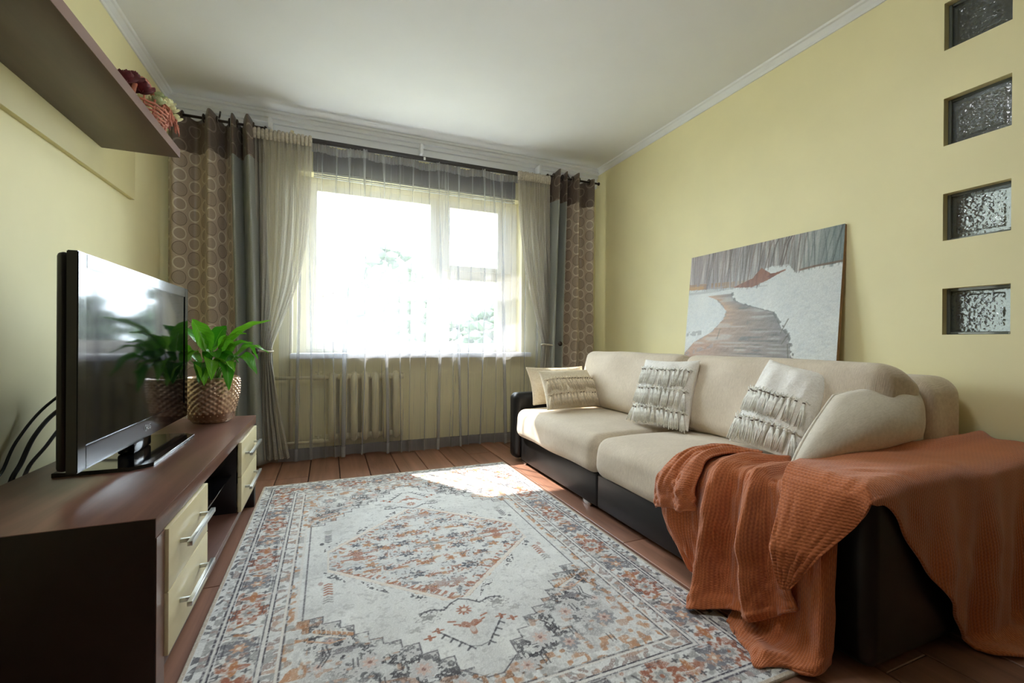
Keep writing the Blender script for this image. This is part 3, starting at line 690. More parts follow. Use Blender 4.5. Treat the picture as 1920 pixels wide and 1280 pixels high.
# ------------------------------------------------------------------ potted peace lily
pot = tag(empty('potted_peace_lily', (-0.53, 2.575, CT)), 'peace lily in a bronze diamond embossed pot on the cabinet end', 'potted plant')
m_pot = M('bronze_embossed_ceramic', (196, 164, 134), 0.27, 0.6); v = m_pot.coord(); m_pot.color(m_pot.ramp(m_pot.noise(v, 30, 3), [(0.3, (176, 142, 114)), (0.7, (222, 196, 168))]))
nu, nz = 176, 56; H = 0.218; prof = lambda t: 0.076+0.036*min(1, t*1.6)**0.7+0.004*t
G = np.zeros((nu, nz, 3))
for j in range(nz):
    t = j/(nz-1)
    for i in range(nu):
        a = 2*PI*i/(nu-1); k = 22
        s1 = (a*k/(2*PI)+t*9) % 1; s2 = (a*k/(2*PI)-t*9) % 1
        d = (1-abs(2*s1-1))*(1-abs(2*s2-1))
        ed = min(1, t*12, (1-t)*14)
        r = prof(t)+0.0085*(d**0.8)*ed
        G[i, j] = (r*math.cos(a), r*math.sin(a), t*H)
gridobj('pot', G, m_pot.m, pot, None, True, True)
b = MB(); R = prof(1); b.lathe([(R+0.001, H), (R-0.004, H+0.003), (R-0.010, H), (R-0.014, H-0.03), (R-0.02, 0.02), (0, 0.015)], 48); b.build('pot_liner', m_pot.m, pot, org=(0, 0, 0))
b = MB(); b.lathe([(R-0.016, H-0.04), (0.03, H-0.03), (0.0, H-0.028)], 32); b.build('soil', mat_plain('soil', (54, 40, 30), 0.95, var=0.3, scale=80, bump=0.8, bscale=120), pot, org=(0, 0, 0))
m_leaf = M('peace_lily_leaf', (58, 128, 30), 0.28); uvc = m_leaf.coord('UV'); lu, lv, _ = m_leaf.xyz(uvc)
vein = ((lu.abs()*2.2+lv*9.0)*6.28).sin()*0.5+0.5; mid = lu.abs().lt(0.05)
oi = m_leaf.new('ShaderNodeObjectInfo'); rnd = X(m_leaf.nt, oi.outputs['Random'])
c = m_leaf.mix(rnd, (58, 138, 26), (126, 196, 44)); c = m_leaf.mix(vein*0.16, c, (40, 100, 20)); c = m_leaf.mix(mid*0.5, c, (130, 180, 70)); m_leaf.color(c); m_leaf.bump(vein, 0.25, 0.002)
tl = m_leaf.new('ShaderNodeBsdfTranslucent'); m_leaf.link(c, tl.inputs[0]); q = m_leaf.new('ShaderNodeMixShader'); q.inputs[0].default_value = 0.3
m_leaf.link(m_leaf.b.outputs[0], q.inputs[1]); m_leaf.link(tl.outputs[0], q.inputs[2]); m_leaf.link(q.outputs[0], m_leaf.out.inputs[0])
m_stem = mat_plain('leaf_stalk', (96, 142, 58), 0.4)
def leaf(base, elbow, tip, width, roll=0.0, droop=0.02):
    """stalk from base to elbow, blade from elbow to tip, in the pot's frame"""
    base, elbow, tip = map(np.array, (base, elbow, tip))
    mid_ = (base+elbow)/2+np.array([0, 0, 0.01])
    MB().tube(spline(np.array([base, mid_, elbow]), 10), np.linspace(0.0032, 0.0022, 10), 6).build('stalk', m_stem, pot, org=(0, 0, 0))
    n, mth = 19, 9; ctr = spline(np.array([elbow, elbow*0.5+tip*0.5+np.array([0, 0, droop]), tip]), n)
    T = np.gradient(ctr, axis=0); T /= np.linalg.norm(T, axis=1)[:, None]
    up = np.array([0, 0, 1.0]); S = np.cross(T, up); S /= np.linalg.norm(S, axis=1)[:, None]+1e-6; N = np.cross(S, T)
    S2 = S*math.cos(roll)+N*math.sin(roll); N2 = -S*math.sin(roll)+N*math.cos(roll)
    t = np.linspace(0, 1, n); wd = width*np.sin(PI*t**0.75)**0.85*(1-0.25*t)+0.001; wd[-1] = 0.0005
    s = np.linspace(-1, 1, mth); P = ctr[:, None, :]+wd[:, None, None]*s[None, :, None]*S2[:, None, :]+(np.abs(s)**1.3)[None, :, None]*(wd*0.35)[:, None, None]*N2[:, None, :]
    P += (0.0025*np.sin(t*22)[:, None]*np.abs(s)[None, :])[..., None]*N2[:, None, :]
    UV = np.stack(np.broadcast_arrays(s[None, :], t[:, None]), -1)
    gridobj('leaf', P, m_leaf.m, pot, UV, True)
h0 = H-0.03
LV = [((.02, -.01, h0), (.05, -.02, .36), (.262, -.055, .50), .036, .2, .03),      # big one to the right
      ((-.01, -.02, h0), (-.02, -.03, .34), (-.07, -.06, .50), .048, -.5, .02),    # upright left
      ((.0, .0, h0), (-.05, .03, .36), (-.20, .0, .475), .034, .3, .03),
      ((.01, -.02, h0), (.06, -.05, .33), (.075, -.10, .425), .036, .6, .01),
      ((.02, 0, h0), (.06, -.03, .32), (.185, -.05, .385), .034, .1, .03),
      ((.03, .01, h0), (.09, .0, .31), (.25, -.03, .335), .030, .0, .045),
      ((.03, .0, h0), (.10, -.05, .30), (.21, -.13, .235), .030, -.3, .05),
      ((.02, -.03, h0), (.07, -.08, .28), (.10, -.165, .165), .032, .1, .055),
      ((.01, -.03, h0), (.02, -.09, .29), (.03, -.16, .215), .030, .2, .05),
      ((-.01, -.03, h0), (-.01, -.08, .28), (-.02, -.145, .20), .032, -.2, .05),
      ((-.02, -.02, h0), (-.05, -.06, .33), (-.09, -.12, .27), .030, .4, .05),
      ((.0, -.02, h0), (.0, -.06, .30), (.05, -.13, .31), .034, -.2, .04),
      ((-.02, .0, h0), (-.08, -.02, .30), (-.20, -.05, .36), .032, .1, .04),
      ((.03, .02, h0), (.10, .03, .32), (.19, .06, .30), .030, .2, .06),
      ((.0, .03, h0), (-.02, .08, .34), (-.06, .14, .40), .034, .0, .04),
      ((.02, .03, h0), (.05, .08, .33), (.09, .12, .42), .032, .2, .03),
      ((-.02, .02, h0), (-.07, .04, .29), (-.15, .06, .25), .030, .0, .06),
      ((.02, -.02, h0), (.05, -.06, .27), (.13, -.11, .29), .028, .5, .05)]
LV += [((.0, -.03, h0), (-.01, -.07, .33), (-.03, -.10, .44), .036, .9, .01), ((.02, -.02, h0), (.04, -.05, .35), (.16, -.09, .43), .034, -.2, .03),
      ((-.01, -.02, h0), (-.04, -.05, .29), (-.10, -.10, .33), .034, .1, .03), ((.01, -.03, h0), (.03, -.08, .26), (.12, -.15, .25), .032, .2, .045),
      ((.0, -.03, h0), (-.02, -.08, .25), (.0, -.15, .19), .030, .1, .05), ((-.01, .0, h0), (.0, .02, .36), (.06, .0, .47), .036, .5, .02)]
for a in LV: leaf(*a[:3], a[3]*1.22, *a[4:])

# ------------------------------------------------------------------ wall shelf and the flower basket on it
m_shelf = mat_wood('brown_shelf_veneer', (60, 44, 33), (84, 62, 48), 0.35, 0.8, 1, 0.02, 0.02)
m_shelfe = mat_plain('shelf_front_edge', (128, 100, 90), 0.4, var=0.03)
sh = tag(empty('wall_shelf', (-0.84, 1.75, 1.765)), 'thick brown wall shelf high above the television', 'shelf')
box('board', XL+0.0245, -0.681, 0.85, 2.63, 1.765, 1.806, m_shelf, sh, 0.001)
box('front_edge', -0.681, -0.679, 0.85, 2.63, 1.765, 1.806, m_shelfe, sh)
bk = tag(empty('flower_basket', (-0.765, 2.45, 1.806)), 'coral wicker basket of dried flowers on the shelf end', 'basket')
m_wick = mat_plain('coral_wicker', (178, 108, 84), 0.6, var=0.12, scale=40); m_red = mat_plain('burgundy_petal', (96, 28, 34), 0.6, var=0.2, scale=50); m_crm = mat_plain('cream_petal', (226, 224, 176), 0.6, var=0.08, scale=40); m_grn = mat_plain('pale_green_bud', (186, 200, 150), 0.6)
o0 = np.array(bk.location)
for k in range(7):
    z = 0.006+k*0.014; a = np.linspace(0, 2*PI, 61); r = 0.075+0.0045*k
    P = np.stack([(r+0.003*np.sin(14*a+PI*k))*np.cos(a)*0.85, (r+0.003*np.sin(14*a+PI*k))*np.sin(a)*1.15, np.full(61, z)], 1)
    MB().tube(P, 0.0055, 6).build('weave', m_wick, bk, org=(0, 0, 0))
for k in range(16):
    a = 2*PI*k/16; MB().tube([(0.072*math.cos(a)*0.85, 0.072*math.sin(a)*1.15, 0), (0.108*math.cos(a)*0.85, 0.108*math.sin(a)*1.15, 0.108)], 0.004, 6).build('stake', m_wick, bk, org=(0, 0, 0))
b = MB(); b.lathe([(0, 0.002), (0.072, 0.002), (0.072, 0.006), (0, 0.006)], 24); b.build('base', m_wick, bk, org=(0, 0, 0))
a = np.linspace(0, PI, 25); MB().tube(np.stack([0.01*np.sin(a), -0.125*np.cos(a), 0.10+0.115*np.sin(a)], 1), 0.009, 8).build('handle', m_wick, bk, org=(0, 0, 0))
def bloom(c, r, mat, seed, n=11, name='flower'):
    rg = random.Random(seed); b = MB()
    for k in range(n):
        a = 2*PI*k/n*2.4; el = 0.15+1.2*k/n; d = np.array([math.cos(a)*math.cos(el), math.sin(a)*math.cos(el), math.sin(el)]); s = np.cross(d, (0, 0, 1.0)); s /= np.linalg.norm(s)+1e-6; u = np.cross(s, d)
        t = np.linspace(0, 1, 5)[:, None, None]; q = np.linspace(-1, 1, 5)[None, :, None]
        P = np.array(c)+d*(t*r)+s*(q*r*0.45*np.sin(PI*(0.15+0.8*t)))+u*(r*0.3*(t**2)+r*0.2*q**2)
        b.grid(P)
    b.build(name, mat, bk, org=(0, 0, 0))
FL = [((-.01, -.16, .125), .045, m_red), ((.0, -.125, .145), .045, m_red), ((.02, -.09, .125), .05, m_red), ((.01, -.055, .135), .05, m_red), ((-.03, -.04, .14), .05, m_red),
      ((.05, -.01, .12), .035, m_grn), ((.03, .03, .13), .04, m_crm), ((.04, .07, .145), .04, m_crm), ((.05, .105, .165), .038, m_crm), ((.065, .125, .15), .036, m_crm), ((.05, .14, .185), .034, m_crm),
      ((.0, .10, .16), .04, m_grn), ((-.02, .06, .15), .04, m_crm), ((.075, .145, .12), .034, m_crm), ((-.03, .12, .15), .04, m_crm), ((.02, .12, .20), .034, m_grn)]
for k, (c, r, mt) in enumerate(FL): bloom(c, r, mt, k)
rg = random.Random(5)
for k in range(34):
    y = rg.uniform(0.0, 0.14); x = 0.06+rg.uniform(-.015, .02); z = 0.135-abs(y-.06)*0.2+rg.uniform(-.02, .02)
    MB().tube([(x-0.01, y, z), (x+0.012, y+rg.uniform(-.01, .01), z-0.02), (x+0.016, y+rg.uniform(-.015, .015), z-0.05-rg.uniform(0, .02))], [0.004, 0.0035, 0.002], 5).build('dried_sprig', m_wick, bk, org=(0, 0, 0))

# ------------------------------------------------------------------ sofa
def mat_chenille(name, dark, light, ribs=True, scale=1.0):
    m = M(name, light, 0.85); m.b.inputs['Sheen Weight'].default_value = 0.35; m.b.inputs['Sheen Roughness'].default_value = 0.4
    v = m.coord('Object'); x, y, z = m.xyz(v)
    st = m.noise(m.coord('Object', (60, 300, 60)), 1.0, 3); pat = m.noise(v, 3.2, 3); fi = m.noise(m.coord('Object', (420, 420, 420)), 1.0, 2)
    f = st*0.35+pat*0.4+fi*0.25
    m.color(m.ramp(f, [(0.32, dark), (0.66, light)]))
    if ribs:
        rb = (y*(2*PI/0.0048)).sin()*0.5+0.5; m.bump(rb*0.8+fi*0.7, 0.35, 0.0015)
    else: m.bump(fi+st*0.6, 0.35, 0.0015)
    return m.m
m_chen = mat_chenille('beige_corded_chenille', (184, 168, 146), (226, 213, 194))
m_leath = M('black_leatherette', (13, 12, 12), 0.38); v = m_leath.coord(); m_leath.bump(m_leath.voronoi(v, 420)*1.0+m_leath.noise(v, 90, 3)*0.5, 0.12, 0.001); m_leath.b.inputs['Specular IOR Level'].default_value = 0.4; m_leath = m_leath.m
sofa = tag(empty('sofa', (1.8, 1.88, 0.0)), 'beige chenille sofa with black leatherette base along the right wall', 'sofa')
so_ = Vector(sofa.location)
box('base', 1.285, 2.30, 1.947, 2.935, 0.022, 0.20, m_leath, sofa, 0.012, 3); box('base', 1.285, 2.30, 0.955, 1.943, 0.022, 0.20, m_leath, sofa, 0.012, 3)
def soft(name, c, h, r, mat, rot=(0, 0, 0), bulge=(0, 0, 0), wob=0.0, seed=0, n=18, par=sofa):
    V, F = rbox(*h, r, n, bulge, wob, seed); o = obj(name, V, F, mat, par, True)
    o.location = Vector(c)-(Vector(par.location) if par is not None else Vector()); o.rotation_euler = rot; return o
# arms
soft('arm', (1.80, 3.005, 0.262), (0.555, 0.062, 0.240), 0.045, m_leath)
soft('arm', (1.83, 0.818, 0.255), (0.53, 0.120, 0.235), 0.035, m_leath)
# seats: fronts droop over the base
for yc, hy, sd_ in ((2.437, 0.508, 1), (1.428, 0.494, 2)):
    soft('seat_cushion', (1.66, yc, 0.292), (0.415, hy, 0.100), 0.062, m_chen, (0, 0, 0), (0.012, 0.004, 0.028), 0.0025, sd_, 22)
# back frame and loose back cushions
soft('back_frame', (2.20, 1.965, 0.40), (0.135, 1.035, 0.352), 0.075, m_chen, (0, 0, 0), (0, 0, 0), 0.003, 5)
for yc, hy, sd_ in ((2.43, 0.505, 3), (1.428, 0.49, 4)):
    o = soft('back_cushion', (1.905, yc, 0.590), (0.125, hy, 0.200), 0.055, m_chen, (0, math.radians(17), 0), (0.035, 0.006, 0.010), 0.004, sd_, 22)
    # welt along the top seam
    P = [(-0.105+0.03*math.sin(k*0.35+sd_)*0.05, -hy+0.06+(2*hy-0.12)*k/40, 0.182+0.003*math.sin(k*0.9)) for k in range(41)]
    MB().tube(P, 0.0045, 6).build('welt', m_chen, o, org=(0, 0, 0))
m_chrome = mat_plain('chrome_glide', (200, 200, 200), 0.15, 1.0)
for y in (2.86, 2.02, 1.05):
    box('foot', 1.292, 1.35, y, y+0.075, 0.0, 0.0215, m_chrome, sofa, 0.004)
for y in (2.86, 1.05): box('foot', 2.2, 2.26, y, y+0.075, 0.0, 0.0215, m_chrome, sofa, 0.004)
for x in (1.36, 2.2): box('foot', x, x+0.06, 2.97, 3.03, 0.0, 0.0215, m_chrome, sofa, 0.004)
for x in (1.36, 2.2): box('foot', x, x+0.06, 0.78, 0.84, 0.0, 0.0195, m_chrome, sofa, 0.004)

# ------------------------------------------------------------------ pillows
def pillow_fn(C, thick, pinch=0.06, power=0.45, sag=0.0):
    BL, BR, TR, TL = [np.array(c, float) for c in C]
    n0 = np.cross(BR-BL, TL-BL); n0 /= np.linalg.norm(n0)
    if n0[0]*-1+n0[1]*-1 < 0: n0 = -n0                     # front faces the camera side
    def f(u, v, side):
        u = np.asarray(u, float); v = np.asarray(v, float)
        pu = u*(1-pinch*(1-v*v)); pv = v*(1-pinch*(1-u*u))
        a, b = (pu+1)/2, (pv+1)/2; a = a[..., None]; b = b[..., None]
        P = BL*(1-a)*(1-b)+BR*a*(1-b)+TR*a*b+TL*(1-a)*b
        t = thick*np.maximum(0, (1-u**2)*(1-v**2))**power*(1-0.25*v*sag)
        return P+side*(t[..., None]/2)*n0
    return f, n0
def wrinkle(u, v, seed, amp):
    rg = np.random.default_rng(seed); w_ = np.zeros_like(u)
    for k in range(9):
        a = rg.uniform(0, PI); fq = rg.uniform(3, 11); w_ += np.sin((u*math.cos(a)+v*math.sin(a))*fq+rg.uniform(0, 6)+1.2*np.sin(3*u+k))/fq*3
    return amp*w_*np.clip((1-u**2)*(1-v**2)*3, 0, 1)
def pillow(name, label, C, thick, mat, seed=0, wr=0.004, group='cushions on the sofa', pinch=0.06, power=0.45, piping=None, sag=0.0):
    f, n0 = pillow_fn(C, thick, pinch, power, sag); n = 49; s = np.sin(np.linspace(-1, 1, n)*PI/2); U, V = np.meshgrid(s, s, indexing='ij')
    c0 = np.mean([np.array(c) for c in C[:2]], axis=0); r = tag(empty(name, tuple(c0)), label, 'pillow', group)
    A = f(U, V, 1)+n0*wrinkle(U, V, seed, wr)[..., None]; B = f(U, V, -1)+n0*wrinkle(U, V, seed+9, wr)[..., None]
    m = bmesh.new()
    for G, fl in ((A, False), (B, True)):
        vs = [m.verts.new(p) for p in (G-c0).reshape(-1, 3)]
        for q in grid_faces(n, n, 0, fl): m.faces.new([vs[k] for k in q])
    bmesh.ops.remove_doubles(m, verts=m.verts, dist=1e-5); bmesh.ops.recalc_face_normals(m, faces=m.faces)
    o = bmobj('cover', m, mat, r, True)
    if piping is not None:
        e = np.linspace(-1, 1, 30); one = np.ones(30)
        loop = np.concatenate([f(e, -one, 0), f(one, e, 0)[1:], f(-e, one, 0)[1:], f(-one, -e, 0)[1:]])
        MB().tube(loop, 0.005, 6).build('piping', piping, r)
    return r, f, n0
m_cot = M('white_crinkled_cotton', (232, 226, 216), 0.85); v = m_cot.coord(); n_ = m_cot.noise(v, 70, 5, 0.6, 1.5); m_cot.color(m_cot.ramp(n_, [(0.3, (228, 223, 215)), (0.7, (246, 243, 238))])); m_cot.bump(n_, 0.55, 0.006); m_cot = m_cot.m
m_cot2 = M('cream_cotton', (228, 214, 190), 0.85); v = m_cot2.coord(); n_ = m_cot2.noise(v, 70, 5, 0.6, 1.0); m_cot2.color(m_cot2.ramp(n_, [(0.3, (222, 208, 184)), (0.7, (242, 232, 212))])); m_cot2.bump(n_, 0.4, 0.005); m_cot2 = m_cot2.m
m_yarn = mat_plain('white_yarn', (242, 238, 230), 0.9, var=0.08, scale=90); m_yarn2 = mat_plain('cream_yarn', (232, 218, 194), 0.9, var=0.08, scale=90)
m_lin = mat_chenille('oatmeal_linen', (192, 183, 166), (230, 222, 208), False)
m_knot = mat_plain('brown_binding_thread', (86, 70, 58), 0.8)
def tassel_mesh(mat, L, seed, big=1.0):
    """one hanging tassel: head knot, a fork of two cords above it and a skirt of strands"""
    rg = random.Random(seed); b = MB()
    b.lathe([(0, 0.004), (0.004*big, 0.003), (0.005*big, -0.002), (0.003*big, -0.007), (0.0055*big, -0.012)], 10)
    for s in (-1, 1): b.tube([(0, 0, 0.002), (s*0.005, 0.001, 0.010), (s*0.011, 0, 0.020)], 0.0018, 5)
    for k in range(13):
        a = 2*PI*k/13; r = 0.0125*big*rg.uniform(0.6, 1.1); e = L*rg.uniform(0.9, 1.05)
        b.tube([(0.003*math.cos(a), 0.0025*math.sin(a), -0.007), (r*0.8*math.cos(a), r*0.5*math.sin(a), -e*0.45), (r*1.15*math.cos(a), r*0.6*math.sin(a), -e)], [0.0026, 0.0032, 0.0020], 4)
    o = b.build('tassel', mat, None, org=(0, 0, 0)); me = o.data; me.materials.append(m_knot)
    for p in me.polygons:
        if 10 <= p.index < 20 and seed % 2: p.material_index = 1
    bpy.data.objects.remove(o); return me
def tassels(r, f, n0, rows, mat, L, n, seed, C, big=1.0, smooth_band=True):
    """rows: heights v in -1..1; each tassel a part that hangs down the front"""
    BL, BR, TR, TL = [np.array(c, float) for c in C]; rg = random.Random(seed); Ms = [tassel_mesh(mat, L*k, seed+i, big) for i, k in enumerate((1.0, 0.93, 1.07))]
    upv = (TL+TR-BL-BR); upv /= np.linalg.norm(upv)
    down0 = np.array([0, 0, 1.0])
    for v_, u0, u1 in rows:
        for k in range(n):
            u = u0+(u1-u0)*(k+0.5)/n; vv = v_+rg.uniform(-.025, .025)
            p = f(np.array(u), np.array(vv), 1.0); q = f(np.array(u), np.array(max(-0.99, vv-0.22)), 1.0)
            z = p-q; z = z/np.linalg.norm(z); z = 0.62*z+0.38*(0.7*down0+0.3*z); z -= n0*rg.uniform(-0.02, 0.10); z /= np.linalg.norm(z)
            y = n0-z*(n0@z); y /= np.linalg.norm(y); x = np.cross(y, z)
            m = Matrix((tuple(x), tuple(y), tuple(z))).transposed().to_4x4()
            m = m @ Matrix.Rotation(rg.uniform(-.22, .22), 4, 'Y'); m.translation = Vector(p+n0*0.011)-r.location
            o = bpy.data.objects.new('tassel', rg.choice(Ms)); COL.objects.link(o); o.parent = r; o.matrix_local = m
        # the braided band the tassels hang from
        uu = np.linspace(u0, u1, 60); P = f(uu, np.full(60, v_+0.055), 1.0)+n0*0.005+np.outer(0.004*np.sin(np.arange(60)*1.9), upv)
        MB().tube(P, 0.0042, 6).build('braid', mat, r)
C1 = [(1.355, 2.865, 0.425), (1.83, 2.865, 0.425), (1.80, 2.945, 0.685), (1.335, 2.945, 0.685)]
pillow('scatter_cushion', 'plain cream pillow with piped edge at the far sofa arm', C1, 0.10, m_cot2, 1, 0.003, piping=m_cot2, pinch=0.07)
C2 = [(1.33, 2.60, 0.425), (1.815, 2.63, 0.425), (1.735, 2.77, 0.675), (1.335, 2.745, 0.675)]
r, f_, n0 = pillow('tassel_cushion', 'cream tasselled pillow lying before the plain piped one', C2, 0.12, m_cot2, 2, 0.004)
tassels(r, f_, n0, [(0.38, -0.97, 0.97), (-0.40, -0.97, 0.97)], m_yarn2, 0.080, 17, 3, C2)
C3 = [(1.635, 2.12, 0.425), (1.69, 1.735, 0.425), (1.80, 1.765, 0.785), (1.745, 2.13, 0.775)]
r, f_, n0 = pillow('tassel_cushion', 'white pillow with three tassel rows at the middle of the sofa', C3, 0.13, m_cot, 4, 0.004)
tassels(r, f_, n0, [(0.62, -0.95, 0.95), (0.0, -0.97, 0.97), (-0.60, -0.99, 0.99)], m_yarn, 0.085, 13, 5, C3, 1.15)
C4 = [(1.655, 1.455, 0.440), (1.60, 1.115, 0.430), (1.84, 1.115, 0.757), (1.835, 1.395, 0.805)]
r, f_, n0 = pillow('tassel_cushion', 'white tasselled pillow tilted beside the oatmeal cushion', C4, 0.15, m_cot, 6, 0.005)
tassels(r, f_, n0, [(0.15, -0.97, 0.95), (-0.50, -0.99, 0.99)], m_yarn, 0.092, 13, 7, C4, 1.3)
C5 = [(1.33, 0.945, 0.478), (1.97, 0.905, 0.540), (2.13, 1.02, 0.715), (1.69, 1.035, 0.690)]
pillow('scatter_cushion', 'fat oatmeal cushion resting on the terracotta throw', C5, 0.17, m_lin, 8, 0.0015, piping=m_lin, pinch=-0.07, power=0.42)

# ------------------------------------------------------------------ terracotta throw
m_thr = M('terracotta_knit', (176, 92, 52), 0.92); m_thr.b.inputs['Sheen Weight'].default_value = 0.3
uvv = m_thr.coord('UV'); u, v, _ = m_thr.xyz(uvv)
cab_ = ((u*(2*PI/0.0125)).sin()*(v*(2*PI/0.0105)+(u*(2*PI/0.025)).sin()*1.5).sin()); rib = (u*(2*PI/0.0085)).sin(); fine = m_thr.noise(m_thr.coord('UV', (1, 1, 1)), 330, 2)
hgt = cab_*0.5+0.5
m_thr.color(m_thr.ramp(hgt*0.22+rib*0.10+fine*0.45+m_thr.noise(uvv, 7, 3)*0.35, [(0.30, (160, 86, 46)), (0.75, (202, 118, 68))])); m_thr.bump(hgt*0.7+fine*0.4+rib*0.5, 0.45, 0.0022)
TV, TF, TUV = [], [], []
def patch(P, uv):
    n = sum(len(a) for a in TV); TV.append(P.reshape(-1, 3)); TF.extend(grid_faces(P.shape[0], P.shape[1], n).tolist()); TUV.append(uv.reshape(-1, 2))
AR, AX, AY, AZ = 0.04, 1.285, 0.695, 0.515                                     # rounding, front face, near face, top of the covered arm
def hang(h, r=AR):
    a = np.minimum(h/r, PI/2); return r*np.sin(a)*(h > 0), np.where(h > 0, r*(1-np.cos(a))+np.maximum(0, h-r*PI/2), 0)
def arm_sheet():
    n1, n2 = 150, 90
    Hm = spline(np.array([(1.00, 0.815), (1.08, 0.775), (1.18, 0.725), (1.285, 0.668), (1.36, 0.64), (1.47, 0.50), (1.58, 0.37), (1.70, 0.22), (1.76, 0.165), (2.0, 0.16), (2.33, 0.16)]), n1)
    Bk = spline(np.array([(0.995, 0.835), (1.08, 0.855), (1.18, 0.88), (1.285, 0.92), (1.36, 0.94), (1.47, 0.945), (1.60, 0.95), (1.75, 0.95), (1.9, 0.955), (2.1, 0.96), (2.33, 0.96)]), n1)
    t = np.linspace(0, 1, n2)[None, :, None]; Q = Hm[:, None, :]*(1-t)+Bk[:, None, :]*t; p, q = Q[..., 0], Q[..., 1]
    hx = np.maximum(0, AX+AR-p); hy = np.maximum(0, AY+AR-q)
    ox, dx = hang(hx); oy, dy = hang(hy)
    X_ = np.where(p < AX+AR, AX+AR-ox, p); Y_ = np.where(q < AY+AR, AY+AR-oy, q); Z_ = AZ-np.maximum(dx, dy)-0.25*np.minimum(dx, dy)
    w_ = np.clip(dx/0.2, 0, 1); tq = np.clip((q-0.70)/0.14, 0, 1); X_ = X_-w_*(0.03+0.115*tq*tq*(3-2*tq)+0.008*np.sin(q*60))
    wy = np.clip(dy/0.25, 0, 1); Y_ = Y_-wy*(0.024+0.012*np.sin(p*24+1)+0.006*np.sin(p*51+dy*9))-np.clip((0.03-Z_)*1.2, 0, 0.2)
    Z_ = np.maximum(Z_, 0.012+0.004*np.sin(p*40))
    top = (dx < 0.03)*(dy < 0.03)
    Z_ = Z_+top*(0.006*np.sin(p*9)+0.010*np.exp(-((q-0.90-0.02*np.sin(p*5))/0.022)**2)*np.clip((p-1.65)*4, 0, 1)*2.2)
    Z_ = Z_+np.where(q > 0.945, -0.012, 0)
    n = vnoise(p.shape, (18, 14), 3)-0.5; Z_ = Z_+0.006*n*top; X_ = X_+0.008*n*w_; Y_ = Y_+0.008*n*wy
    patch(np.stack([X_, Y_, Z_], -1), np.stack([p, q], -1))
arm_sheet()
def fold_sheet():
    Cc = np.array([
     [(1.58, 1.15, .435), (1.42, 1.29, .44), (1.27, 1.335, .425), (1.215, 1.365, .35), (1.205, 1.372, .24), (1.215, 1.335, .15), (1.22, 1.27, .115)],
     [(1.575, 1.14, .45), (1.41, 1.25, .458), (1.255, 1.285, .44), (1.20, 1.31, .34), (1.19, 1.31, .21), (1.20, 1.27, .12), (1.20, 1.225, .07)],
     [(1.56, 1.12, .448), (1.39, 1.20, .452), (1.262, 1.22, .434), (1.222, 1.225, .33), (1.22, 1.215, .19), (1.215, 1.20, .09), (1.205, 1.19, .035)],
     [(1.55, 1.10, .455), (1.37, 1.165, .465), (1.25, 1.165, .445), (1.195, 1.155, .33), (1.185, 1.155, .19), (1.165, 1.145, .09), (1.12, 1.13, .022)],
     [(1.54, 1.09, .47), (1.355, 1.13, .485), (1.225, 1.125, .458), (1.150, 1.105, .33), (1.13, 1.115, .19), (1.11, 1.11, .085), (1.07, 1.095, .022)],
     [(1.525, 1.07, .45), (1.34, 1.085, .458), (1.25, 1.065, .434), (1.218, 1.055, .31), (1.21, 1.065, .18), (1.185, 1.055, .09), (1.15, 1.035, .04)],
     [(1.51, 1.05, .458), (1.325, 1.045, .465), (1.24, 1.02, .44), (1.20, 1.0, .31), (1.195, 1.0, .18), (1.185, .99, .10), (1.17, .98, .055)],
     [(1.49, 1.03, .472), (1.31, 1.0, .484), (1.215, .985, .455), (1.140, .965, .31), (1.135, .955, .19), (1.14, .945, .10), (1.14, .935, .062)],
     [(1.475, 1.0, .45), (1.30, .965, .457), (1.245, .945, .434), (1.215, .92, .31), (1.21, .91, .19), (1.205, .90, .13), (1.20, .895, .085)],
     [(1.45, .97, .46), (1.29, .92, .466), (1.235, .885, .444), (1.205, .865, .32), (1.20, .85, .20), (1.195, .83, .16), (1.19, .82, .145)]])
    n1, n2 = 150, 100
    A = spline(Cc, n1); B = np.moveaxis(spline(np.moveaxis(A, 1, 0), n2), 0, 1)
    n = vnoise((n1, n2), (30, 16), 5)-0.5; n3 = vnoise((n1, n2), (60, 10), 8)-0.5
    B[..., 0] -= 0.012*n+0.006*n3; B[..., 2] = np.maximum(B[..., 2]+0.008*n, 0.013)
    U_, V_ = np.meshgrid(np.linspace(0, 0.62, n1), np.linspace(0, 0.72, n2), indexing='ij'); patch(B, np.stack([U_, V_], -1))
    # the turned-over upper layer on the seat edge
    Dd = np.array([
     [(1.50, 1.19, .452), (1.40, 1.30, .455), (1.28, 1.345, .444), (1.20, 1.375, .37), (1.186, 1.385, .29), (1.184, 1.385, .235)],
     [(1.49, 1.17, .475), (1.38, 1.265, .488), (1.265, 1.305, .462), (1.18, 1.33, .375), (1.166, 1.335, .30), (1.170, 1.335, .255)],
     [(1.48, 1.155, .462), (1.37, 1.235, .470), (1.26, 1.265, .455), (1.192, 1.28, .37), (1.178, 1.28, .31), (1.178, 1.28, .268)],
     [(1.47, 1.145, .480), (1.36, 1.21, .492), (1.25, 1.225, .468), (1.17, 1.235, .375), (1.160, 1.235, .315), (1.164, 1.235, .27)],
     [(1.46, 1.135, .466), (1.35, 1.19, .474), (1.255, 1.19, .458), (1.195, 1.185, .38), (1.185, 1.18, .33), (1.187, 1.18, .29)]])
    n1, n2 = 70, 70; A = spline(Dd, n1); B = np.moveaxis(spline(np.moveaxis(A, 1, 0), n2), 0, 1)
    n = vnoise((n1, n2), (14, 14), 15)-0.5; B[..., 0] -= 0.012*n; B[..., 2] += 0.008*n
    U_, V_ = np.meshgrid(np.linspace(0, 0.24, n1), np.linspace(0, 0.45, n2), indexing='ij'); patch(B, np.stack([V_, U_], -1))
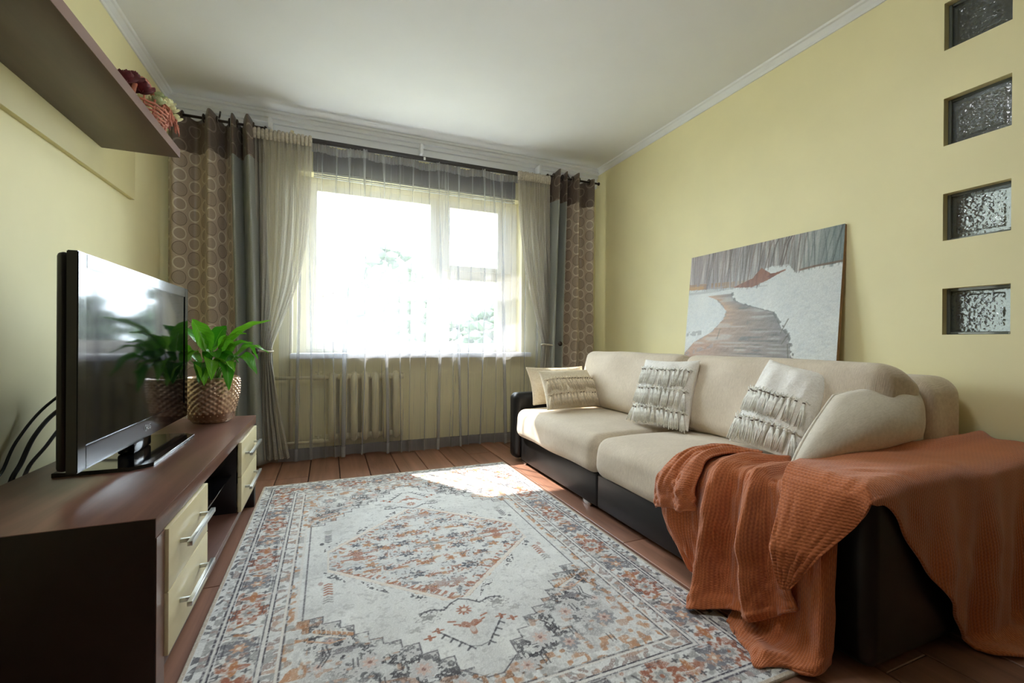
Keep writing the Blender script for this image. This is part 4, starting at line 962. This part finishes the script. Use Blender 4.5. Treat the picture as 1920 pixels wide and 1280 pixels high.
    # the under-layer that reaches the floor
    Ee = np.array([
     [(1.25, 1.06, .22), (1.225, 1.05, .12), (1.205, 1.04, .05), (1.17, 1.02, .016), (1.145, 1.01, .014), (1.15, .99, .014)],
     [(1.245, .98, .25), (1.22, .975, .13), (1.20, .97, .045), (1.165, .955, .03), (1.12, .945, .016), (1.105, .94, .014)],
     [(1.24, .91, .28), (1.225, .905, .14), (1.21, .90, .05), (1.17, .895, .018), (1.12, .885, .026), (1.085, .88, .014)],
     [(1.235, .85, .31), (1.23, .85, .16), (1.215, .85, .06), (1.17, .86, .022), (1.11, .85, .034), (1.055, .838, .014)],
     [(1.235, .81, .34), (1.215, .80, .19), (1.20, .80, .08), (1.18, .80, .04), (1.145, .80, .022), (1.125, .815, .014)],
     [(1.235, .785, .36), (1.205, .765, .20), (1.195, .76, .09), (1.185, .755, .045), (1.17, .757, .02), (1.15, .778, .014)],
     [(1.27, .765, .38), (1.245, .755, .22), (1.24, .755, .10), (1.238, .76, .05), (1.235, .765, .02), (1.21, .78, .014)]])
    n1, n2 = 90, 60; A = spline(Ee, n1); B = np.moveaxis(spline(np.moveaxis(A, 1, 0), n2), 0, 1); n = vnoise((n1, n2), (14, 10), 25)-0.5
    B[..., 0] -= 0.010*n; B[..., 2] = np.maximum(B[..., 2]+0.006*n, 0.013)
    U_, V_ = np.meshgrid(np.linspace(0, 0.36, n1), np.linspace(0, 0.40, n2), indexing='ij'); patch(B, np.stack([U_, V_], -1))
fold_sheet()
o = obj('throw_blanket', np.concatenate(TV), TF, m_thr.m, None, True, np.concatenate(TUV))
tag(o, 'terracotta knitted throw draped over the near sofa arm onto the floor', 'blanket')
md = o.modifiers.new('thick', 'SOLIDIFY'); md.thickness = 0.007; md.offset = 0

# ------------------------------------------------------------------ painted surfaces: colours woven / brushed into dense grids
class Canvas:
    def __init__(s, nx, ny, x0, x1, y0, y1):
        s.x = np.linspace(x0, x1, nx); s.y = np.linspace(y0, y1, ny); s.X, s.Y = np.meshgrid(s.x, s.y, indexing='ij')
        s.c = np.zeros((nx, ny, 3)); s.dx = (x1-x0)/(nx-1)
    def fill(s, m, col, al=1.0):
        m = (np.asarray(m, float)*al)[..., None]; s.c[:] = s.c*(1-m)+np.array(col, float)*m
    def win(s, xa, xb, ya, yb):
        i0, i1 = np.searchsorted(s.x, [xa, xb]); j0, j1 = np.searchsorted(s.y, [ya, yb]); return slice(max(0, i0-1), i1+1), slice(max(0, j0-1), j1+1)
    def line(s, pts, w, col, al=1.0, mask=None):
        for (ax, ay), (bx, by) in zip(pts[:-1], pts[1:]):
            e = w+2*s.dx; W = s.win(min(ax, bx)-e, max(ax, bx)+e, min(ay, by)-e, max(ay, by)+e); x, y = s.X[W], s.Y[W]
            if x.size == 0: continue
            L2 = (bx-ax)**2+(by-ay)**2+1e-12; t = np.clip(((x-ax)*(bx-ax)+(y-ay)*(by-ay))/L2, 0, 1)
            d = np.hypot(x-ax-t*(bx-ax), y-ay-t*(by-ay)); m = np.clip((w/2+s.dx*0.6-d)/(s.dx*1.2), 0, 1)*al
            if mask is not None: m = m*mask[W]
            s.c[W] = s.c[W]*(1-m[..., None])+np.array(col, float)*m[..., None]
    def blob(s, c, rx, ry, col, al=1.0, pet=0, amp=0.3, rot=0.0, mask=None, ring=None):
        r = max(rx, ry)*1.5; W = s.win(c[0]-r, c[0]+r, c[1]-r, c[1]+r); x, y = s.X[W]-c[0], s.Y[W]-c[1]
        if x.size == 0: return
        th = np.arctan2(y/ry, x/rx)-rot; q = np.hypot(x/rx, y/ry)/(1+amp*np.cos(pet*th) if pet else 1)
        m = np.clip((1-q)*rx/s.dx, 0, 1) if ring is None else np.clip((ring-np.abs(q-1))*rx/s.dx, 0, 1)
        m = m*al
        if mask is not None: m = m*mask[W]
        s.c[W] = s.c[W]*(1-m[..., None])+np.array(col, float)*m[..., None]
def colour_mesh(o, C):
    at = o.data.color_attributes.new('Col', 'BYTE_COLOR', 'POINT'); n = len(o.data.vertices); a = np.ones((n, 4), np.float32)
    c = np.clip(C.reshape(-1, 3)/255, 0, 1); a[:len(c), :3] = c
    if n > len(c): a[len(c):, :3] = c.mean(0)
    at.data.foreach_set('color_srgb', a.ravel())
def attr_mat(name, rough, bscale, bstr, bdist=0.001):
    m = M(name, rough=rough); a = m.new('ShaderNodeVertexColor'); a.layer_name = 'Col'; v = m.coord(); n = m.noise(v, bscale, 3)
    mr = m.mix(n*0.10, a.outputs[0], (120, 116, 112)); m.color(mr); m.bump(n, bstr, bdist); return m.m

def paint_rug():
    W, L, cx, cy = 0.7575, 1.087, 0.4075, 1.877
    c = Canvas(620, 890, -W, W, -L, L); X_, Y_ = c.X, c.Y; AX_, AY_ = np.abs(X_), np.abs(Y_); sh = X_.shape
    N = lambda a, b, s: vnoise(sh, (a, b), s)
    n1, n2, n3, n4 = N(90, 130, 1), N(40, 58, 2), N(12, 17, 3), N(220, 316, 4); n5 = N(60, 130, 6); rnd = np.random.default_rng(1).random(sh)
    fb = 0.55*n1+0.45*n4; blot = 0.6*n1+0.25*n2+0.15*n4
    worn = np.clip((0.70-(0.5*n4+0.5*n1))*6, 0.4, 1)          # threadbare places let the ground through
    c.c[:] = np.array((220, 221, 219)); c.fill(np.clip((n2-0.5)*3, 0, 1), (232, 233, 231), 0.6); c.fill(np.clip((n3-0.5)*2.5, 0, 1), (190, 191, 191), 0.5)
    c.fill(np.clip((0.42-fb)*5, 0, 1), (178, 178, 178), 0.5)
    dE = np.minimum(W-AX_, L-AY_); side = (W-AX_) < (L-AY_); s = np.where(side, Y_, X_)
    RU, OR, CH, GR, MA, CRM, TAN = (160, 98, 74), (178, 116, 72), (66, 64, 70), (150, 149, 148), (138, 116, 110), (222, 216, 206), (186, 168, 146)
    in_ = lambda a, b: ((dE >= a) & (dE < b)).astype(float)
    c.fill(in_(0, 0.010), TAN, 0.75)
    blk = ((np.floor(s/0.026+0.7*n2*4) % 2) == 0)
    c.fill(in_(0.013, 0.030)*blk*(n1 > 0.36), CH, 0.72*1.0); c.fill(in_(0.030, 0.049)*(~blk)*(n1 > 0.3), GR, 0.8); c.fill(in_(0.030, 0.049)*blk*(n5 > 0.5), MA, 0.7)
    c.fill(in_(0.05, 0.0705), (214, 212, 208), 0.9)
    for d in (0.0535, 0.067): c.fill(np.clip((0.0040-np.abs(dE-d))/0.0024, 0, 1)*worn, (58, 54, 66), 1.0)
    # main border: mottled florals
    mb_ = in_(0.071, 0.172); c.fill(mb_*np.clip((n2-0.52)*6, 0, 1), (186, 180, 176), 0.7)
    c.fill(mb_*np.clip((blot-0.60)*14, 0, 1), RU, 0.62); c.fill(mb_*np.clip((0.36-blot)*14, 0, 1), GR, 0.75); c.fill(mb_*np.clip((n5-0.74)*14, 0, 1)*(n4 > 0.4), CH, 0.7)
    rg = random.Random(11); mid = 0.121
    def place(t, sd):                                           # centre line of the border, sd 0..3
        return [(W-mid, t), (-(W-mid), t), (t, L-mid), (t, -(L-mid))][sd]
    for sd in range(4):
        ln = L if sd < 2 else W; k = 0; t = -ln+0.125
        while t < ln-0.1:
            p = place(t, sd); q = lambda a, b: (p[0]+(a if sd < 2 else b), p[1]+(b if sd < 2 else a))
            if k % 4 == 0:
                c.blob(p, 0.050, 0.050, (152, 88, 64), 0.92, 8, 0.22, rg.random(), worn); c.blob(p, 0.03, 0.03, (206, 204, 200), 0.95, 10, 0.15); c.blob(p, 0.020, 0.020, GR, 0.9, 6, 0.2); c.blob(p, 0.008, 0.008, RU, 0.9)
            elif k % 4 == 2:
                c.blob(p, 0.048, 0.044, (118, 118, 124), 0.92, 7, 0.25, rg.random(), worn); c.blob(p, 0.02, 0.018, (196, 150, 122), 0.9, 6, 0.3); c.blob(p, 0.008, 0.008, CRM)
            elif k % 4 == 1:
                for a in (0.7, -0.7): c.blob(p, 0.042, 0.012, RU, 0.85, 0, 0, 0, worn) if a > 0 else c.blob(p, 0.012, 0.036, OR, 0.85, 0, 0, 0, worn)
                for a, b in ((-.032, .02), (.032, .02), (-.032, -.02), (.032, -.02)): c.blob(q(a, b), 0.010, 0.008, CH, 0.75, 4, 0.4)
            else:
                for e in (-1, 1):
                    c.line([q(-.03, e*.012), q(0, e*.026), q(.03, e*.012)], 0.006, CH, 0.75, worn); c.line([q(-.02, e*.02), q(.015, e*.034)], 0.012, OR, 0.75, worn)
            # long double bracket lines on both rims
            for e in (0.0, 0.009):
                for sg in (-1, 1): c.line([q(sg*(.047-e), -.030), q(sg*(.047-e), .030)], 0.0034, (70, 66, 76), 0.7*(k % 2 == 0), worn)
            for e in (0.0, 0.010): c.line([q(-.034 if sd in (1, 3) else .034, -.03+e), q(-.046 if sd in (1, 3) else .046, -.03+e)], 0.003, CH, 0.7)
            t += 0.087+rg.uniform(-.004, .004); k += 1
    for d in (0.1765, 0.1895): c.fill(np.clip((0.0036-np.abs(dE-d))/0.0024, 0, 1)*worn, (62, 58, 68), 0.95)
    c.fill(in_(0.1785, 0.1875), (216, 214, 210), 0.8)
    g = in_(0.192, 0.224); b2 = ((np.floor(s/0.021+n2*3) % 3)); c.fill(g*(b2 == 0)*(n4 > 0.3), MA, 0.7); c.fill(g*(b2 == 1)*(n1 > 0.5), GR, 0.8); c.fill(g*np.clip((n5-0.7)*12, 0, 1), (176, 140, 120), 0.7)
    c.fill(in_(0.225, 0.233), (218, 214, 208), 0.95); c.fill(np.clip((0.0036-np.abs(dE-0.2345))/0.0024, 0, 1)*worn, (66, 60, 66), 0.9)
    o_ = in_(0.237, 0.262); c.fill(o_*(np.floor(s/0.05+2*n2) % 2 == 0)*np.clip((n1-0.35)*6, 0, 1), OR, 0.72); c.fill(o_*np.clip((n5-0.66)*9, 0, 1), GR, 0.6)
    # stepped field
    ST = [(.48, .37), (.42, .37), (.42, .41), (.37, .41), (.37, .448), (.333, .448), (.333, .496), (.295, .496), (.295, .538), (.258, .538), (.258, .57), (.21, .57), (.21, .603), (.163, .603),
          (.163, .653), (.122, .653), (.122, .692), (.083, .692), (.083, .747), (.045, .78), (.022, .80), (0, .80)]
    lim = np.zeros(sh); xs = [(.42, .37), (.37, .41), (.333, .448), (.295, .496), (.258, .538), (.21, .57), (.163, .603), (.122, .653), (.083, .692), (.045, .75), (0, .79)]
    for a, z in xs[::-1]: lim = np.where(AX_ >= a, z, lim)
    field = (AX_ < 0.478) & (AY_ < lim); corner = (~field) & (dE > 0.262) & ((AX_ < 0.478) | (AY_ > 0.37))
    cf = corner.astype(float)
    dens = np.clip(1.15-2.2*np.abs((AY_-lim)-0.10)/0.35, 0.2, 1)
    c.fill(cf*np.clip((n2-0.48)*4, 0, 1), (186, 184, 184), 0.6)
    c.fill(cf*np.clip((0.55*n4+0.45*n1-0.465)*18, 0, 1)*np.clip((n2-0.28)*5, 0, 1)*dens, (58, 57, 62), 0.95)
    c.fill(cf*np.clip((n5-0.70)*14, 0, 1)*(n3 > 0.5), (176, 130, 104), 0.55)
    c.fill(cf*(((L-AY_) < 0.31)|((W-AX_) < 0.30))*np.clip((n1-0.52)*9, 0, 1), OR, 0.6)
    for sx in (-1, 1):
        for sy in (-1, 1):
            f = lambda p: (sx*p[0], sy*p[1])
            for p, r, k in (((.30, .63), .034, 0), ((.17, .71), .036, 0), ((.40, .70), .036, 1), ((.40, .50), .022, 1), ((.24, .76), .03, 1), ((.09, .80), .03, 0), ((.43, .60), .022, 0)):
                c.blob(f(p), r, r, (196, 194, 194) if k == 0 else (146, 146, 150), 0.95, 9, 0.18, p[0]*9); c.blob(f(p), r*.55, r*.55, (206, 176, 164), 0.8, 7, 0.25); c.blob(f(p), r*.22, r*.22, (150, 112, 104))
            c.line([f((.44, .44)), f((.34, .49))], 0.016, OR, 0.75, worn); c.line([f((.44, .455)), f((.36, .50))], 0.005, CRM)
            for k in range(7): c.line([f((.44-k*.014, .425+k*.006)), f((.437-k*.014, .448+k*.006))], 0.0035, CRM, 0.9)
            c.line([f((.455, .48)), f((.40, .51)), f((.36, .505))], 0.006, (196, 150, 120), 0.9)
            c.line([f((.41, .52)), f((.40, .56)), f((.42, .60))], 0.004, CH, .85); c.line([f((.42, .52)), f((.41, .56)), f((.43, .60))], 0.004, CH, .85)
            for a, b in ((.33, .60), (.21, .66), (.27, .70), (.14, .78), (.36, .77)):
                for e in (0, .012): c.line([f((a+e, b)), f((a+e, b+.035))], 0.0035, CH, .85)
            c.blob(f((.36, .555)), .034, .013, (128, 126, 130), 0.85, 5, 0.25)
            c.line([f(p) for p in ST], 0.0034, (74, 70, 78), 0.9, worn)
            c.line([f((.478, 0)), f((.478, .37))], 0.0042, (74, 70, 78), 0.9); c.line([f((.498, 0)), f((.498, .38))], 0.010, (218, 216, 212), 0.9)
            # sprays and sprigs in the field
            for k in range(9):
                t = k/8; x = .02+.075*t; y = .685-.10*t; c.line([f((x, y)), f((x+.012, y+(.012 if k % 2 else -.016)))], 0.006, CH, .85)
            c.line([f((0, .68)), f((.03, .672)), f((.095, .585))], 0.003, CH, .7)
            c.line([f((0, .435)), f((.03, .45)), f((.06, .478)), f((.10, .462)), f((.135, .47))], 0.006, CH, .85)
            for k in range(6): c.line([f((.05+k*.016, .472)), f((.056+k*.016, .462+.018*(k % 2)))], 0.005, CH, .8)
            c.blob(f((.115, .497)), .022, .016, GR, .95, 5, .25); c.blob(f((.115, .497)), .036, .026, (110, 108, 112), .5, 9, .2, 0, None, 0.10)
            for p in ((.13, .595), (.10, .572)): c.blob(f(p), .014, .010, RU, .9, 4, .5)
            for k in range(4): c.line([f((.012+.010*k, .585-.004*k*k)), f((.02+.014*k, .578-.004*k*k))], 0.007, RU, .9)
            q = -1 if sy < 0 else 1
            for k in range(5): c.line([f((.405, .175+k*.016)), f((.405-.012, .182+k*.016))], 0.007, RU if sy < 0 else CH, .85); c.line([f((.405, .175+k*.016)), f((.405+.012, .182+k*.016))], 0.007, RU if sy < 0 else CH, .85)
            for k in range(3): c.line([f((.405, .26+k*.014)), f((.392, .268+k*.014))], 0.007, GR, .8); c.line([f((.405, .26+k*.014)), f((.418, .268+k*.014))], 0.007, GR, .8)
            c.blob(f((.43, .165)), .010, .014, (176, 150, 146) if sy < 0 else CH, .8)
            c.blob(f((.16, .545)), .02, .012, GR, .55, 5, .3)
    for sy in (-1, 1):
        c.blob((0, sy*.50), .022, .022, RU, .85, 10, .3); c.blob((0, sy*.50), .010, .010, CRM); c.blob((0, sy*.585), .022, .03, RU, .7, 3, .5, PI/2*sy); c.blob((0, sy*.60), .010, .016, (200, 190, 186))
    # central lozenge
    edge = (AX_-0.405)*0+(AY_-0.091)/(0.43-0.091)+(AX_-0.043)/(0.405-0.043)-1       # <0 inside the sloping sides
    loz = (edge < 0) & (AX_ < 0.405) & (AY_ < 0.43); lf = loz.astype(float); rim = np.clip((0.038-np.abs(edge+0.04))/0.015, 0, 1)*lf
    zig = ((np.floor((AX_-AY_)/0.018) % 2) == 0)
    c.fill(lf*np.clip((n2-0.45)*4, 0, 1), (200, 202, 204), 0.5)
    row = np.abs(np.sin(AY_*2*PI/0.20+0.4))
    c.fill(lf*np.clip((0.5*n1+0.5*n4-0.54)*14, 0, 1)*np.clip((row-0.55)*4, 0, 1)*(n2 > 0.35), RU, 0.75); c.fill(lf*np.clip((n5-0.68)*10, 0, 1)*np.clip((row-0.6)*3, 0, 1), OR, 0.75)
    c.fill(lf*np.clip((0.36-blot)*12, 0, 1)*np.clip((0.75-row)*3, 0, 1), (126, 126, 132), 0.8)
    c.fill(lf*np.clip((n4-0.70)*12, 0, 1)*(n2 > 0.5), CH, 0.7)
    c.fill(lf*((edge > -0.22) & (edge < -0.10))*zig*(n1 > 0.52), RU, 0.75)
    c.fill(rim, (226, 218, 208), 0.95); c.fill(rim*0+lf*np.clip((0.012-np.abs(edge+0.09))/0.01, 0, 1)*(n1 > 0.42), RU, 0.8)
    c.fill((np.abs(AX_-.405) < .004)*(AY_ < .095), (218, 212, 204), .95)
    out = ((edge > 0.02) & (edge < 0.13) & (AX_ < .42) & (AY_ < .46)).astype(float); c.fill(out*((np.floor((AX_+0.4*AY_)/0.042) % 2) == 0)*(n4 > 0.52)*(n1 > .45), CH, 0.85)
    for sx in (-1, 1):
        for sy in (-1, 1):
            for p, r in (((.108, .05), .026), ((.10, .225), .027), ((.10, .235), .012)):
                q = (sx*p[0], sy*p[1])
                c.blob(q, r, r*.8, (84, 86, 96), .92, 6, .35, .2, worn); c.blob(q, r*.45, r*.36, (190, 190, 192), .95, 6, .3); c.blob(q, r*.18, r*.15, (90, 80, 80))
            for p in ((.205, .05), (.30, .10), (.19, .14)): c.blob((sx*p[0], sy*p[1]), .017, .013, (92, 92, 100), .9, 6, .35)
            for k in range(8): c.line([(sx*(.20+k*.012), sy*(.17-k*.004)), (sx*(.20+k*.012), sy*(.185-k*.004))], 0.004, CRM, .95)
            c.blob((sx*.295, sy*.02), .05, .014, RU, .7, 4, .4); c.blob((sx*.25, sy*.09), .022, .016, OR, .75, 5, .35)
            c.blob((sx*.03, sy*.32), .03, .024, (170, 150, 146), .75, 6, .3); c.blob((sx*.05, sy*.15), .02, .014, OR, .75, 5, .4)
        c.line([(sx*.07, 0), (sx*.01, 0)], .012, GR, .8)
    c.line([(0, -.06), (0, .06)], .010, GR, .85); c.line([(-.07, 0), (.07, 0)], .010, GR, .85)
    # wear and grain
    base = np.array((220, 221, 219.)); wmask = np.clip((0.5*n4+0.5*rnd-0.60)*2.4, 0, 0.55)[..., None]; c.c[:] = c.c*(1-wmask)+base*wmask
    c.c *= (0.95+0.10*rnd)[..., None]
    nx, ny = sh; hgt = 0.011+0.0006*n4
    P = np.stack([X_+cx, Y_+cy, hgt], -1).reshape(-1, 3); f = grid_faces(nx, ny)
    ring = np.concatenate([np.arange(nx)*ny, (nx-1)*ny+np.arange(1, ny), np.arange(nx-2, -1, -1)*ny+ny-1, np.arange(ny-2, 0, -1)])
    low = P[ring].copy(); low[:, 2] = 0.0005; k = len(ring); off = len(P)
    sf = np.stack([ring, off+np.arange(k), off+(np.arange(k)+1) % k, np.roll(ring, -1)], 1)
    V = np.concatenate([P, low]).astype(np.float32); F = np.concatenate([f, sf]).astype(np.int32)
    me = bpy.data.meshes.new('area_rug'); me.vertices.add(len(V)); me.vertices.foreach_set('co', V.ravel()); me.loops.add(F.size); me.loops.foreach_set('vertex_index', F.ravel())
    me.polygons.add(len(F)); me.polygons.foreach_set('loop_start', np.arange(len(F), dtype=np.int32)*4); me.update(calc_edges=True); me.polygons.foreach_set('use_smooth', [True]*len(F))
    o = bpy.data.objects.new('area_rug', me); COL.objects.link(o); colour_mesh(o, c.c); me.materials.append(attr_mat('woven_rug_pile', 0.95, 420, 0.5, 0.002))
    tag(o, 'faded oriental rug in pale grey, rust and charcoal on the floor', 'rug')
paint_rug()

def paint_canvas():
    nx, ny = 300, 240; c = Canvas(nx, ny, 0, 1, 0, 1); X_, Y_ = c.X, c.Y; sh = X_.shape                # x: 0 far/left .. 1 near/right, y up
    N = lambda a, b, s: vnoise(sh, (a, b), s)
    st, fine, soft_ = N(9, 70, 31), N(60, 60, 32), N(8, 8, 33); vert = N(70, 7, 34)
    c.c[:] = (206, 210, 208); c.fill(np.clip((fine-.5)*2, 0, 1), (190, 197, 199), .6); c.fill(np.clip((soft_-.5)*2.5, 0, 1), (218, 220, 216), .7)
    # forest band along the top
    hx_ = [0, .3, .55, .575, .62, .72, .76, .85, 1]; hy_ = [.70, .68, .665, .79, .80, .795, .73, .745, .75]; hor = np.interp(X_, hx_, hy_); fr = Y_ > hor
    base = np.array((168, 156, 152.))*(1-X_[..., None])+np.array((150, 156, 152.))*X_[..., None]; c.c[fr] = (base*(0.86+0.28*vert[..., None]))[fr]
    c.fill(fr*np.clip((vert-.55)*4, 0, 1), (196, 188, 184), .6); c.fill(fr*np.clip((X_-.82)*6, 0, 1), (112, 128, 128), .75)
    rg = random.Random(4)
    for k in range(150):
        x = rg.random(); y0 = float(np.interp(x, hx_, hy_))-rg.uniform(-.01, .02); ln = rg.uniform(-.03, .06); w_ = rg.choice((.0025, .003, .004, .005))
        c.line([(x, y0), (x+ln*.5, y0+.16), (x+ln, 1.02)], w_, rg.choice(((86, 70, 64), (110, 94, 86), (70, 62, 60), (140, 122, 112))) if x < .8 else rg.choice(((64, 74, 74), (92, 108, 106), (150, 156, 150))), rg.uniform(.3, .75))
    c.fill(fr*(Y_ < hor+.05)*np.clip((.55-X_)*3, 0, 1)*(vert > .35), (150, 112, 72), .75); c.fill(fr*(Y_ < hor+.03)*(X_ < .13), (186, 140, 70), .7)
    # hut-like brown bank
    for (pts, col) in (([(.36, .675), (.50, .66), (.60, .70), (.70, .755), (.62, .745), (.555, .80), (.50, .73)], (138, 88, 62)),):
        q = np.array(pts); ins = np.zeros(sh, bool)
        for i in range(len(q)):
            (ax, ay), (bx, by) = q[i], q[(i+1) % len(q)]; ins ^= ((ay > Y_) != (by > Y_)) & (X_ < (bx-ax)*(Y_-ay)/(by-ay+1e-9)+ax)
        c.fill(ins, col, .95); c.fill(ins*np.clip((vert-.5)*4, 0, 1), (104, 62, 44), .7)
    c.line([(.60, .725), (.70, .757)], .012, (120, 74, 56), .8); c.line([(.79, .742), (.86, .752), (.995, .76)], .014, (112, 82, 66), .7)
    # the river: curves from the horizon down to the bottom edge
    yy = [0.0, .13, .23, .315, .42, .49, .59, .63]; lf = [-.02, .0, .08, .22, .31, .33, .247, .17]
    y2 = [0.0, .08, .26, .356, .457, .51, .574, .63]; rt = [.785, .78, .755, .70, .645, .50, .38, .36]
    l = np.interp(Y_, yy, lf)+.012*(fine-.5); r = np.interp(Y_, y2, rt)+.014*(fine-.5); riv = (X_ > l) & (X_ < r) & (Y_ < .63)
    t = np.clip((X_-l)/(r-l+1e-6), 0, 1)[..., None]; col = np.array((176, 142, 112.))*(1-t)+np.array((126, 124, 122.))*t
    c.c[riv] = (col*(0.86+.30*st[..., None]))[riv]; c.fill(riv*np.clip((st-.62)*5, 0, 1), (176, 174, 168), .55); c.fill(riv*np.clip((.3-st)*5, 0, 1)*(t[..., 0] > .5), (92, 92, 90), .6); c.fill(riv*(Y_ < .22)*np.clip((.5-t[..., 0])*3, 0, 1), (160, 108, 74), .4)
    e1 = np.abs(X_-r) < .010; c.fill(e1*(Y_ < .64)*(fine > .42), (92, 92, 88), .7); e2 = np.abs(X_-l) < .007; c.fill(e2*(Y_ < .60)*(fine > .5), (130, 118, 108), .6)
    c.fill((Y_ < .70)*(Y_ > .655)*(st > .55)*(X_ < .6), (150, 150, 150), .5)
    c.fill((X_ < .14)*(np.abs(Y_-.30-.1*X_) < .02)*(fine > .4), (120, 116, 114), .5); c.fill((X_ < .26)*(np.abs(Y_-.12-.35*X_) < .016)*(fine > .45), (140, 134, 130), .5)
    for p, q in (((.70, .30), (.74, .40)), ((.71, .22), (.75, .30)), ((.755, .10), (.745, .22)), ((.27, .26), (.29, .34))): c.line([p, q], .006, (90, 86, 74), .8)
    c.c *= (.95+.1*np.random.default_rng(3).random(sh))[..., None]
    Wd, Hd = 1.005, 0.722
    r_ = tag(empty('canvas_painting', (2.298, 1.90, 0.7535)), 'unframed snowy river landscape painting leaning on the wall above the sofa', 'painting')
    tilt = math.radians(5.2); r_.rotation_euler = (0, tilt, 0)
    j0 = int(0.07*ny); y = Wd/2-c.X*Wd; z = (c.Y-c.y[j0])/(1-c.y[j0])*Hd; x = np.zeros(sh)-0.0005+0.0008*(fine-.5)
    P = np.stack([x, y, z], -1)[:, j0:]; c.c = c.c[:, j0:]; o = gridobj('picture', P, attr_mat('oil_paint', 0.42, 120, 0.35, 0.002), r_, None, True, True); colour_mesh(o, c.c)
    m_edge = mat_plain('canvas_edge', (150, 118, 84), 0.8, var=0.1, scale=20)
    bm = bmesh.new(); addbox(bm, 0.0004, 0.022, -Wd/2, Wd/2, 0.0, Hd); bmesh.ops.bevel(bm, geom=list(bm.edges), offset=0.002, segments=1, affect='EDGES'); bmobj('stretcher', bm, m_edge, r_)
paint_canvas()
